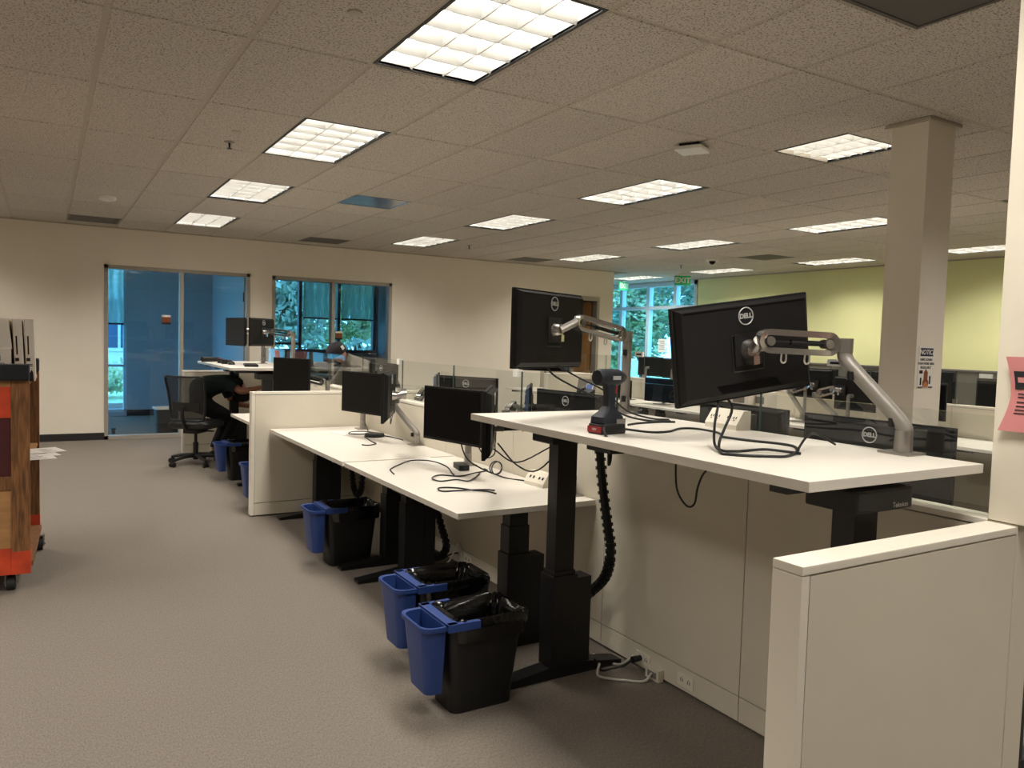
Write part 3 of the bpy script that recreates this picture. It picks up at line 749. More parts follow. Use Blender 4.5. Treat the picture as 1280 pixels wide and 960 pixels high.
def arm(base, lower, elbow, link_end, plate, normal, label, fat=1.0, cat='monitor arm', detail=True, bend=None, up=None):
    """desk-mounted arm: base point, tube points up to the elbow, spring link to link_end, plate on the monitor back"""
    bx, by, bz = base
    B = Vector(base)
    r = empty('monitor_mount', B, 0, label, cat, 'desk mounted monitor arms')
    L = lambda p: Vector(p) - B
    MB().box(-0.055, 0.04, -0.055, 0.055, 0, 0.008, 0.003).build('base_plate', M['silver'], r)
    MB().cyl((0, 0, 0.008), (0, 0, 0.075), 0.026*fat, 0.024*fat, 18).build('base_column', M['silver'], r)
    pts = [Vector((0, 0, 0.07))] + [L(p) for p in lower] + [L(elbow)]
    MB().tube(pts, 0.0225*fat, 14).build('lower_arm', M['silverp'], r)
    if detail and bend:
        for q in bend:
            MB().cyl(L(q)-Vector((0, 0, 0.014)), L(q)+Vector((0, 0, 0.014)), 0.011, seg=10).build('cable_clip', M['black'], r)
    link_end = Vector(link_end)
    e = L(elbow); k = L(link_end); d = (k-e); ln = d.length; d.normalize()
    MB().cyl(e+Vector((0, 0, -0.012)), e+Vector((0, 0, 0.035)), 0.025*fat, seg=16).build('elbow_joint', M['silver'], r)
    upv = Vector((0, 0, 1)); upv = (upv - d*upv.dot(d)).normalized(); sd = d.cross(upv)
    H, T = 0.036*fat, 0.017*fat      # stadium-shaped hollow spring link
    n = 10
    def stad(hh, a0, a1):
        o = []
        for i in range(n+1): t = PI/2 + PI*i/n; o.append((a0+hh*math.cos(t), hh*math.sin(t)))
        for i in range(n+1): t = -PI/2 + PI*i/n; o.append((a1+hh*math.cos(t), hh*math.sin(t)))
        return o
    s0 = e + d*0.03 + Vector((0, 0, 0.012))
    a0, a1 = H, max(H+0.01, ln-0.03-H)
    outer = stad(H, a0, a1); inner = stad(H*0.5, a0, a1)
    mb = MB(); V = []
    for sgn in (-1, 1):
        V.append([[mb.bm.verts.new(s0 + d*p[0] + upv*p[1] + sd*(sgn*T*(1 if ring == 0 else 0.8))) for p in (outer if ring == 0 else inner)] for ring in (0, 1)])
    m_ = len(outer)
    for i in range(m_):
        j = (i+1) % m_
        mb.bm.faces.new((V[0][0][i], V[0][0][j], V[1][0][j], V[1][0][i]))
        mb.bm.faces.new((V[0][1][i], V[1][1][i], V[1][1][j], V[0][1][j]))
        for q in (0, 1): mb.bm.faces.new((V[q][0][i], V[q][1][i], V[q][1][j], V[q][0][j]))
    mb.build('spring_link', M['clearp'], r)
    MB().cyl(s0+d*(a0), s0+d*(a0+(a1-a0)*0.62), 0.0085*fat, seg=10).cyl(s0+d*(a0+(a1-a0)*0.6), s0+d*a1, 0.004*fat, seg=8).build('gas_spring', M['black'], r)
    for t in (a0, a1):
        MB().cyl(s0+d*t-sd*T*1.15, s0+d*t+sd*T*1.15, 0.014*fat, seg=12).build('pivot', M['silver'], r)
    MB().cyl(s0-d*0.028, s0+d*0.01, 0.014*fat, seg=10).build('link_bracket', M['silver'], r)
    if detail:
        for t in (0.32, 0.72):
            c0 = s0 + d*(a0+(a1-a0)*t) - upv*H
            pp_ = [c0+d*(-0.008), c0+d*(-0.009)-upv*0.022, c0-upv*0.03, c0+d*(0.009)-upv*0.022, c0+d*0.008]
            MB().tube(pp_, 0.003, 6).build('cable_hook', M['cablew'], r)
    nb = -Vector(normal).normalized(); P = L(plate)
    MB().cyl(s0+d*(a1+H*0.8), P+nb*0.03, 0.017*fat, seg=12).build('tilt_neck', M['silver'], r)
    sx = Vector(up or (0, 0, 1)).cross(nb).normalized(); sz = nb.cross(sx)
    mt = frame(sx, nb, sz, P)
    MB().box(-0.055, 0.055, 0.0, 0.004, -0.055, 0.055, mtx=mt).build('mount_plate', M['black'], r, 0)
    hd = MB().cyl(mt @ Vector((0, 0.004, 0)), mt @ Vector((0, 0.034, 0)), 0.033, 0.026, 16)
    hd.box(-0.012, 0.012, 0.004, 0.045, -0.05, -0.02, mtx=mt)
    hd.build('tilt_head', M['clearp'], r)
    return r

def dirn(deg): t = math.radians(deg); return Vector((math.sin(t), math.cos(t), 0))
def vdual(near, deg): pass

# raised desk: two monitors seen from behind
n1 = Vector((math.sin(-0.179)*-1, math.cos(-0.179), 0))          # screen faces away from the viewer
y1_, t1_ = -0.179, -0.037
nb1 = Vector((math.sin(y1_), -math.cos(y1_), 0)); a1_ = Vector((math.cos(y1_), math.sin(y1_), 0))
nscr1 = (-nb1*math.cos(t1_) - Vector((0, 0, 1))*math.sin(t1_))
monitor(Vector((2.065, 1.908, 1.54)), nscr1, -0.150, 0.556, 0.336, 'big black monitor seen from behind on the raised desk, tilted, beside the clear arm')
arm((2.385, 1.495, 1.2152), [(2.385, 1.495, 1.30), (2.375, 1.53, 1.345), (2.345, 1.655, 1.475), (2.34, 1.69, 1.515)], (2.34, 1.697, 1.55), Vector((2.025, 1.80, 1.557)), Vector((2.065, 1.908, 1.54))+nb1*0.042, nscr1,
    'silver monitor arm in the right foreground holding the tilted big monitor', bend=[(2.362, 1.524, 1.315), (2.32, 1.655, 1.46)], fat=1.12, up=Vector((0, 0, 1))*math.cos(0.15)-a1_*math.sin(0.15))
y2_ = 0.431
nb2 = Vector((math.sin(y2_), -math.cos(y2_), 0)); nscr2 = -nb2
monitor(Vector((1.897, 2.877, 1.597)), nscr2, 0.0, 0.556, 0.336, 'black monitor seen from behind above the raised desk, before the cream far wall')
arm((2.375, 2.90, 1.2152), [(2.373, 2.90, 1.30), (2.368, 2.89, 1.42)], (2.365, 2.887, 1.57), Vector((2.0, 2.80, 1.625)), Vector((1.897, 2.877, 1.597))+nb2*0.042, nscr2,
    'silver monitor arm behind the drill, slanting up to the monitor', bend=[(2.345, 2.875, 1.505), (2.35, 2.88, 1.285)])

def pair_west(cA, yawA, nearB, degB, w, h, labA, labB, armA, armB, zt):
    nA = Vector((math.sin(yawA), -math.cos(yawA), 0))
    monitor(Vector(cA), nA, 0, w, h, labA, 2)
    d = dirn(degB); nB = Vector((-d.y, d.x, 0))
    cB = Vector((nearB[0], nearB[1], 0)) + d*w/2; cB.z = nearB[2]
    monitor(cB, nB, 0, w, h, labB, 2)
    if armA:
        e = Vector((armA[0], armA[1], cA[2]-0.02))
        arm((armA[0], armA[1], zt), [(armA[0], armA[1], zt+0.15)], e, Vector(cA)-nA*0.13+Vector((0.02, 0, 0)), Vector(cA)-nA*0.042, nA, armA[2])
    if armB:
        arm((armB[0][0], armB[0][1], zt), armB[1], armB[2], cB-nB*0.12, cB-nB*0.042, nB, armB[3], bend=[armB[4]])

pair_west((2.097, 5.76, 1.108), -1.317, (1.80, 4.58, 1.16), 28, 0.53, 0.32,
          'black monitor screen facing left on the far low desk, left of the pair', 'black monitor seen edge on over the far low desk, right of the pair',
          (2.36, 6.42, 'silver monitor arm at the back of the far low desk, below the left screen'),
          ((2.385, 5.33), [(2.385, 5.34, 0.84), (2.382, 5.50, 0.90), (2.375, 5.78, 1.02)], (2.37, 5.83, 1.10), 'silver monitor arm bending up from the back of the far low desk', (2.36, 5.36, 0.82)), 0.743)
pair_west((2.024, 4.043, 1.101), -1.353, (1.71, 3.10, 1.15), 33, 0.53, 0.32,
          'black monitor screen facing left on the nearer low desk', 'black monitor seen edge on between the low desk and the raised desk corner',
          (2.33, 4.40, 'silver monitor arm under the screen on the nearer low desk'),
          ((2.385, 3.32), [(2.385, 3.33, 0.85), (2.38, 3.45, 0.98)], (2.375, 3.52, 1.12), 'silver monitor arm hidden behind the edge-on monitor of the nearer low desk', (2.36, 3.33, 0.85)), 0.740)
# far left raised desk
pair_west((1.864, 9.301, 1.558), -1.376, (1.95, 9.00, 1.56), 42, 0.53, 0.32,
          'black monitor on the far raised desk, its screen toward the glass office', 'black monitor on the far raised desk, its back and arm toward the viewer',
          (2.24, 9.55, 'thick silver monitor arm post on the far raised desk, behind the two screens'),
          None, 1.185)
dB = dirn(42); nB = Vector((-dB.y, dB.x, 0)); cB = Vector((1.95, 9.00, 1.56)) + dB*0.265
arm((2.37, 8.72, 1.1852), [(2.372, 8.72, 1.26), (2.375, 8.72, 1.45)], (2.375, 8.73, 1.535), cB-nB*0.12, cB-nB*0.042, nB, 'silver monitor arm reaching left from a bright post on the far raised desk')
monitor(Vector((2.05, 7.60, 1.145)), Vector((math.sin(-1.15), -math.cos(-1.15), 0)), 0, 0.53, 0.34, 'dark monitor standing just behind the cream dividing panel', stand=0.7202)
arm((2.36, 7.4, 0.7202), [(2.36, 7.4, 0.9)], (2.36, 7.42, 1.07), Vector((2.16, 7.65, 1.12)), Vector((2.09, 7.618, 1.14)), Vector((-0.913, -0.408, 0)), 'silver monitor arm above the cream dividing panel')

# desks behind the glass: backs of monitors toward the viewer
def east(c, deg, w, h, lab, back=None, logo=True, armed=None, noarm=False):
    d = dirn(deg); nb = Vector((-d.y, d.x, 0)) if -d.y < 0 else Vector((d.y, -d.x, 0))
    nscr = Vector((abs(d.y), -d.x*(1 if d.y > 0 else -1), 0))
    monitor(Vector(c), nscr, 0, w, h, lab, 2, back, logo=logo, stand=None if logo is None else (0 if noarm else 0.7402))
    if armed:
        bx, by, lab2 = armed
        arm((bx, by, 0.7402), [(bx, by, 0.9)], (bx, by, c[2]), Vector(c)-nscr*0.12, Vector(c)-nscr*0.042, nscr, lab2)
east((2.715, 1.815, 1.105), 178, 0.61, 0.36, 'wide black monitor behind the glass at lower right, its round mark facing the viewer', armed=None)
east((2.755, 2.51, 1.105), 9, 0.61, 0.36, 'black monitor behind the glass under the tilted big monitor', logo=False)
east((2.80, 3.95, 1.06), 173, 0.61, 0.36, 'black monitor behind the glass just beyond the drill', armed=None)
east((2.88, 4.52, 1.075), 33, 0.56, 0.336, 'monitor with painted blue-grey reflection behind the glass, left of the drill', back=M['bluegrey'], logo=False)
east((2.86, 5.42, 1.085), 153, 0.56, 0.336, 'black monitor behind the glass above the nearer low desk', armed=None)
east((2.87, 5.98, 1.08), 27, 0.56, 0.336, 'monitor with painted bluish reflection, seen edge on behind the glass above the nearer low desk', back=M['bluegrey'], logo=False)
arm((2.60, 5.82, 0.7402), [(2.60, 5.82, 0.95)], (2.60, 5.82, 1.03), Vector((2.763, 6.03, 1.09)), Vector((2.832, 6.0, 1.085)), Vector((0.89, -0.45, 0)), 'silver monitor arm behind the glass, left of the bluish monitor')
arm((2.60, 4.40, 0.7402), [(2.60, 4.40, 0.95)], (2.60, 4.40, 1.05), Vector((2.78, 4.585, 1.09)), Vector((2.845, 4.543, 1.08)), Vector((0.839, -0.545, 0)), 'silver monitor arm behind the glass, below the blue-grey monitor')
east((3.0, 7.55, 1.11), 175, 0.61, 0.34, 'black monitor behind the glass beside the hooded person', logo=True)

# middle row
def mid(c, nrm, lab, w=0.53, h=0.32, armed=None, logo=False):
    n = Vector(nrm).normalized()
    monitor(Vector(c), n, 0, w, h, lab, 1, logo=logo, stand=None if armed else 0.7402)
    if armed:
        bx, by, lab2 = armed[:3]
        arm((bx, by, 0.7402), [(bx, by, 0.88)], (bx, by, c[2]-0.03), Vector(c)-n*0.13, Vector(c)-n*0.042, n, lab2, fat=1.15, detail=False)
mid((7.10, 7.96, 0.935), (-1, -0.1, 0), 'black monitor low on the middle row desk, left of the big tilted monitor')
mid((7.20, 7.55, 1.205), (-1, 0.1, 0), 'black raised monitor of the middle row, half hidden by the big tilted monitor', w=0.58, h=0.34, armed=(7.44, 7.30, 'silver monitor arm of the middle row at the edge of the big tilted monitor'))
mid((7.12, 8.80, 0.895), (-1, 0, 0), 'small dark monitor on the middle row desk right of the drill', w=0.45, h=0.27)
mid((7.28, 5.12, 1.09), (1, -0.12, 0), 'black monitor of the middle row seen under the clear spring arm', h=0.35, armed=None)
mid((7.28, 5.68, 1.17), (1, 0.1, 0), 'black monitor of the middle row at the right edge of the big tilted monitor', armed=None)
arm((7.44, 5.90, 0.7402), [(7.42, 5.90, 0.84), (7.24, 5.875, 0.99)], (7.15, 5.86, 1.06), (7.17, 5.60, 1.155), (7.235, 5.60, 1.155), Vector((1, 0, 0)), 'silver monitor arm of the middle row, left one of two below the clear arm', fat=1.25, detail=False)
arm((7.44, 5.46, 0.7402), [(7.42, 5.46, 0.84), (7.24, 5.50, 0.98)], (7.15, 5.52, 1.045), (7.17, 5.28, 1.12), (7.235, 5.26, 1.12), Vector((1, -0.12, 0)), 'silver monitor arm of the middle row, right one of two below the clear arm', fat=1.25, detail=False)
mid((7.20, 10.95, 1.15), (-0.75, -0.66, 0), 'black monitor far back under the untilted big monitor', w=0.9, h=0.20)
mid((7.22, 10.38, 1.26), (-0.8, 0.9, 0), 'black monitor seen edge on far back, before the open door', w=0.5, h=0.34)
mid((7.12, 4.35, 1.08), (-1, -0.1, 0), 'black monitor of the middle row behind the silver foreground arm', h=0.34)
mid((8.02, 9.20, 1.21), (1, 0, 0), 'black monitor behind the middle glass, left of the white clip under the end windows', w=0.56, h=0.30)
mid((8.02, 8.62, 1.20), (1, 0.05, 0), 'black monitor behind the middle glass, right of the white clip under the end windows', w=0.56, h=0.30)
mid((8.0, 3.98, 1.13), (1, 0, 0), 'black monitor right of the column, near the pink flyer', w=0.58, h=0.34)
mid((8.15, 4.78, 1.18), (1, -0.25, 0), 'black monitor just right of the column, its mark showing', w=0.53, h=0.36, logo=True, armed=(7.82, 4.62, 'silver monitor arm just right of the column, behind the middle partition'))
mid((8.05, 5.45, 1.16), (1, 0.1, 0), 'black monitor left of the column, behind the middle partition', w=0.56, h=0.33)
mid((8.05, 6.2, 1.15), (1, 0.1, 0), 'black monitor behind the middle partition under the green wall', w=0.56, h=0.33)

# partition along the green wall with label holders
gp = empty('wall_partition', (0, 0, 0), label='grey fabric partition running along the foot of the green wall', cat='partition')
greyf = mat('grey_fabric', (118, 116, 106), 0.9, noise=0.06, scale=60)
yy = 2.4
while yy < 11.2:
    MB().box(11.25, 11.30, yy, yy+1.19, 0.05, 1.29, 0.004).build('panel', greyf, gp, 0); yy += 1.2
MB().box(11.24, 11.31, 2.4, 11.4, 1.29, 1.315).build('top_cap', M['vent'], gp, 0)
MB().box(11.25, 11.30, 2.4, 11.4, 0.0, 0.05).build('base_rail', M['black'], gp, 0)
def plate(x, y, z, w, h, lab, rz=0.0):
    r = empty('name_plate', (x, y, z), rz, lab, 'name plate', 'clip-on name plates')
    MB().box(-0.012, 0.012, -w/2, w/2, 0, h, 0.002).build('holder', M['white'], r, 0)
    MB().box(-0.016, -0.012, -w*0.32, w*0.32, h*0.3, h*0.62).build('slot', M['ink'], r, 0)
plate(7.6, 8.98, 1.361, 0.17, 0.075, 'white name plate clipped on the middle glass below the end windows')
plate(7.6, 5.60, 1.361, 0.24, 0.08, 'white name plate clipped on the middle glass at the edge of the tilted monitor')
o = MB().box(11.232, 11.248, 5.80, 5.98, 1.21, 1.27).build('name_plate', M['white'], None, 0); tag(o, 'white label on the grey partition right of the column', 'name plate')
for (y, lab) in ((4.07, 'small white square clip on the front glass just left of the untilted big monitor'), (5.91, 'small white square clip on the front glass above the far low desk')):
    r = empty('glass_bracket', (2.48, y, 1.325), 0, lab, 'bracket')
    MB().box(-0.02, 0.02, -0.035, 0.02, 0.0, 0.045, 0.003).build('clip_body', M['white'], r, 0)
    MB().box(-0.01, 0.01, 0.02, 0.035, 0.005, 0.04).build('clip_pad', M['black'], r, 0)
for y in (2.23,):
    r = empty('glass_bracket', (2.455, y, 1.21), 0, 'silver bracket joining two glass screens behind the raised desk', 'bracket')
    MB().box(-0.015, 0.06, -0.012, 0.012, 0.0, 0.06, 0.002).build('clip_body', M['silver'], r, 0)
    MB().cyl((-0.02, 0, 0.045), (-0.01, 0, 0.045), 0.008, seg=10).cyl((-0.02, 0, 0.015), (-0.01, 0, 0.015), 0.008, seg=10).build('bolt', M['clearp'], r)

# ------------------------------------------------------------------ waste bins
def rrect(cx, cy, hx, hy, r, n=4):
    o = []
    for (sx, sy, a0) in ((1, 1, 0), (-1, 1, 90), (-1, -1, 180), (1, -1, 270)):
        for i in range(n+1):
            a = math.radians(a0+90*i/n); o.append((cx+sx*(hx-r)+r*math.cos(a), cy+sy*(hy-r)+r*math.sin(a)))
    return o
def dshape(cx, cy, hx, hy, r, n=5):
    o = [(cx+hx, cy-hy), (cx+hx, cy+hy)]
    for (sy, a0) in ((1, 90), (-1, 180)):
        for i in range(n+1):
            a = math.radians(a0+90*i/n); o.append((cx-hx+r+r*math.cos(a), cy+sy*(hy-r)+r*math.sin(a)))
    return o
def waste_bin(x, y, rz, label, side=True, bag=True, sc=1.0):
    r = empty('waste_bin', (x, y, 0), rz, label, 'waste bin', 'black office waste bins')
    H = 0.385
    def ring(hx, hy, z, rr=0.035): return [(p[0], p[1], z) for p in rrect(0, 0, hx, hy, rr)]
    mb = MB().loft([ring(0.142, 0.098, 0.0), ring(0.178, 0.128, H), ring(0.184, 0.134, H), ring(0.184, 0.134, H-0.016), ring(0.1815, 0.1315, H-0.016)], cap=False)
    mb.loft([ring(0.172, 0.122, H-0.002), ring(0.138, 0.094, 0.006)], cap=False)
    n = len(ring(1, 1, 0)); 
    mb.bm.faces.new([mb.bm.verts.new(p) for p in ring(0.142, 0.098, 0.0)])
    mb.build('body', M['blackp'], r, 40)
    if bag:
        b = MB(); rnd = random.Random(int(x*1000+y*77))
        def bagring(hx, hy, z, j, wv=0.0):
            out = []
            for q, p in enumerate(rrect(0.022, 0, hx, hy, 0.05, 11)):
                k = 1+wv*math.sin(q*1.9+z*40+x*9)
                out.append((0.022+(p[0]-0.022)*k+rnd.uniform(-j, j), p[1]*k+rnd.uniform(-j, j), z+rnd.uniform(-j, j)*1.3))
            return out
        b.loft([bagring(0.172, 0.141, H-0.075, 0.003, 0.008), bagring(0.176, 0.145, H-0.03, 0.003, .012), bagring(0.178, 0.147, H-0.002, 0.004, .012), bagring(0.174, 0.140, H+0.018, 0.006, 0.015), bagring(0.160, 0.122, H+0.016, 0.007, 0.03), bagring(0.150, 0.108, H-0.02, 0.006, 0.06), bagring(0.142, 0.098, H-0.07, 0.007, 0.07), bagring(0.13, 0.085, H-0.14, 0.008, 0.08), bagring(0.09, 0.05, H-0.2, 0.01)], cap=False)
        b.build('bag_liner', M['bag'], r, 60)
    if side:
        s = MB(); cx = -0.241
        def dr(hx, hy, z, rr=0.05, off=0.0): return [(p[0], p[1], z) for p in dshape(cx+off, 0, hx, hy, rr)]
        s.loft([dr(0.034, 0.088, 0.10, .03, .016), dr(0.048, 0.122, H), dr(0.056, 0.132, H+0.006), dr(0.056, 0.132, H-0.012), dr(0.050, 0.124, H-0.013)], cap=False)
        s.loft([dr(0.044, 0.116, H+0.004), dr(0.031, 0.082, 0.106, .03, .016)], cap=False)
        s.bm.faces.new([s.bm.verts.new(p) for p in dr(0.034, 0.088, 0.10, .03, .016)])
        s.bm.faces.new([s.bm.verts.new(p) for p in dr(0.031, 0.082, 0.106, .03, .016)])
        # rim band between outer and inner lip
        A = dr(0.056, 0.132, H+0.006); B_ = dr(0.044, 0.116, H+0.004)
        Va = [s.bm.verts.new(p) for p in A]; Vb = [s.bm.verts.new(p) for p in B_]
        for i in range(len(A)): s.bm.faces.new((Va[i], Va[(i+1) % len(A)], Vb[(i+1) % len(A)], Vb[i]))
        so = s.build('recycling_pocket', M['blue'], r, 40); so['label'] = 'blue recycling pocket hung on the side'
        hk = MB()
        for sy in (-1, 1):
            hk.prism([(-0.194, sy*0.118), (-0.05, sy*0.132), (-0.05, sy*0.152), (-0.194, sy*0.148)] if sy > 0 else [(-0.194, -0.148), (-0.05, -0.152), (-0.05, -0.132), (-0.194, -0.118)], 'z', H-0.016, H+0.016)
        hk.box(-0.194, -0.146, -0.148, 0.148, H+0.003, H+0.016, 0.004)
        hk.build('pocket_hook', M['blue'], r, 0)
    return r
waste_bin(1.572, 2.875, 0.0, 'black waste bin with a blue side pocket and black liner, nearest the viewer')
waste_bin(1.66, 3.365, 0.0, 'black waste bin with a blue side pocket and black liner, second from the viewer')
waste_bin(1.775, 5.10, 0.0, 'black waste bin with a blue side pocket under the low desks')
waste_bin(1.77, 7.05, 0.0, 'black waste bin with a blue pocket just behind the cream dividing panel')
waste_bin(1.80, 8.50, 0.0, 'black waste bin with a blue pocket beside the office chair')
office_bin = waste_bin(1.58, 12.72, 0.1, 'black waste bin with a pale liner inside the glass office', side=False, bag=False)
lb = MB().loft([[(p[0], p[1], z) for p in rrect(0, 0, a, b_, 0.05, 5)] for (a, b_, z) in ((0.19, 0.14, 0.37), (0.196, 0.146, 0.398), (0.17, 0.12, 0.392), (0.16, 0.11, 0.3))], cap=False).build('bin_liner', M['white'], office_bin, 60)

# ------------------------------------------------------------------ office chair
ch = empty('office_chair', (1.50, 9.62, 0), math.radians(-38), 'black mesh backed office chair on castors in front of the glass office', 'chair')
for k in range(5):
    a = 2*PI*k/5 + 0.55
    d = Vector((math.cos(a), math.sin(a), 0))
    lg = MB().tube([d*0.03+Vector((0, 0, 0.105)), d*0.16+Vector((0, 0, 0.10)), d*0.31+Vector((0, 0, 0.07))], lambda t: 0.024-0.008*t, 8).build('base_leg', M['black'], ch)
    c = d*0.31; sd = Vector((-d.y, d.x, 0))
    wc = MB().cyl(c+sd*0.008+Vector((0, 0, 0.03)), c+sd*0.03+Vector((0, 0, 0.03)), 0.028, seg=12).cyl(c-sd*0.008+Vector((0, 0, 0.03)), c-sd*0.03+Vector((0, 0, 0.03)), 0.028, seg=12).cyl(c+Vector((0, 0, 0.03)), c+Vector((0, 0, 0.07)), 0.01, seg=8)
    wc.build('castor', M['blackp'], ch)
MB().cyl((0, 0, 0.06), (0, 0, 0.26), 0.03, seg=12).cyl((0, 0, 0.25), (0, 0, 0.38), 0.018, seg=10).build('gas_lift', M['black'], ch)
MB().box(-0.09, 0.09, -0.12, 0.12, 0.37, 0.43, 0.015).box(0.09, 0.22, -0.02, 0.02, 0.39, 0.405).build('mechanism', M['blackp'], ch)
MB().loft([[(p[0], p[1], z) for p in rrect(0, 0.02, hx, hy, 0.09, 5)] for hx, hy, z in ((0.22, 0.21, 0.43), (0.25, 0.24, 0.45), (0.25, 0.24, 0.49), (0.22, 0.21, 0.515))]).build('seat', M['blackp'], ch, 50)
def back_pt(u, v, off=0.0):
    x = (u-0.5)*(0.47-0.07*(1-v)*1.0)*1.0
    y = -0.235 - 0.07*v + 0.05*(abs(u-0.5)*2)**2 - 0.03*math.sin(v*PI)*-1 + off
    return Vector((x, y, 0.53+0.50*v))
MB().grid(lambda u, v: back_pt(0.03+0.94*u, 0.03+0.94*v), 10, 12).build('back_mesh', M['mesh'], ch)
lp = [back_pt(u, 0) for u in (0.06, 0.3, 0.5, 0.7, 0.94)] + [back_pt(1, v) for v in (0.08, 0.35, 0.65, 0.93)] + [back_pt(u, 1) for u in (0.94, 0.7, 0.5, 0.3, 0.06)] + [back_pt(0, v) for v in (0.93, 0.65, 0.35, 0.08)]
MB().tube(lp+[lp[0]], 0.014, 8).build('back_frame', M['black'], ch)
MB().grid(lambda u, v: back_pt(0.12+0.76*u, 0.22+0.2*v, -0.015), 8, 4).tube([(0, 0, 0.42), (0, -0.2, 0.45), (0, -0.285, 0.56), (0, -0.29, 0.70)], 0.022, 8).build('lumbar_support', M['blackp'], ch)
# ------------------------------------------------------------------ people (skinned skeletons)
def skinned(name, joints, bones, material, parent, levels=2):
    names = list(joints); me = bpy.data.meshes.new(name)
    me.from_pydata([joints[k][0] for k in names], [(names.index(a), names.index(b)) for a, b in bones], [])
    ob = bpy.data.objects.new(name, me); COL.objects.link(ob)
    sk = ob.modifiers.new('skin', 'SKIN'); sk.use_smooth_shade = True
    ob.modifiers.new('sub', 'SUBSURF').levels = levels
    lay = me.skin_vertices[0] if me.skin_vertices else None
    if lay is None:
        bm = bmesh.new(); bm.from_mesh(me); bm.verts.layers.skin.verify(); bm.to_mesh(me); bm.free(); lay = me.skin_vertices[0]
    for i, k in enumerate(names):
        r_ = joints[k][1]; lay.data[i].radius = (r_, r_) if not isinstance(r_, tuple) else r_
        lay.data[i].use_root = (i == 0)
    dg = bpy.context.evaluated_depsgraph_get()
    out = bpy.data.meshes.new_from_object(ob.evaluated_get(dg))
    bpy.data.objects.remove(ob)
    o = mesh_obj(name, out, material, parent, 0)
    out.polygons.foreach_set('use_smooth', [True]*len(out.polygons))
    return o
def hand(J, B, wrist, palm, dirv, side, tag_, curl):
    d = Vector(dirv).normalized(); s = Vector(side).normalized(); c = Vector(curl).normalized()
    J[palm] = (Vector(J[wrist][0])+d*0.05, 0.026); B.append((wrist, palm))
    for i, (off, ln) in enumerate(((0.027, 0.068), (0.009, 0.078), (-0.010, 0.072), (-0.027, 0.058))):
        p = Vector(J[palm][0])+s*off+d*0.03
        a, b, e = f'{tag_}f{i}a', f'{tag_}f{i}b', f'{tag_}f{i}c'
        J[a] = (p, 0.0095); J[b] = (p+d*ln*0.55+c*0.012, 0.0088); J[e] = (p+d*ln*0.85+c*0.036, 0.0075)
        B += [(palm, a), (a, b), (b, e)]
    p = Vector(J[palm][0])+s*0.034-d*0.012
    J[tag_+'t0'] = (p, 0.011); J[tag_+'t1'] = (p+s*0.02+d*0.03, 0.010); J[tag_+'t2'] = (p+s*0.022+d*0.056+c*0.012, 0.0085)
    B += [(palm, tag_+'t0'), (tag_+'t0', tag_+'t1'), (tag_+'t1', tag_+'t2')]

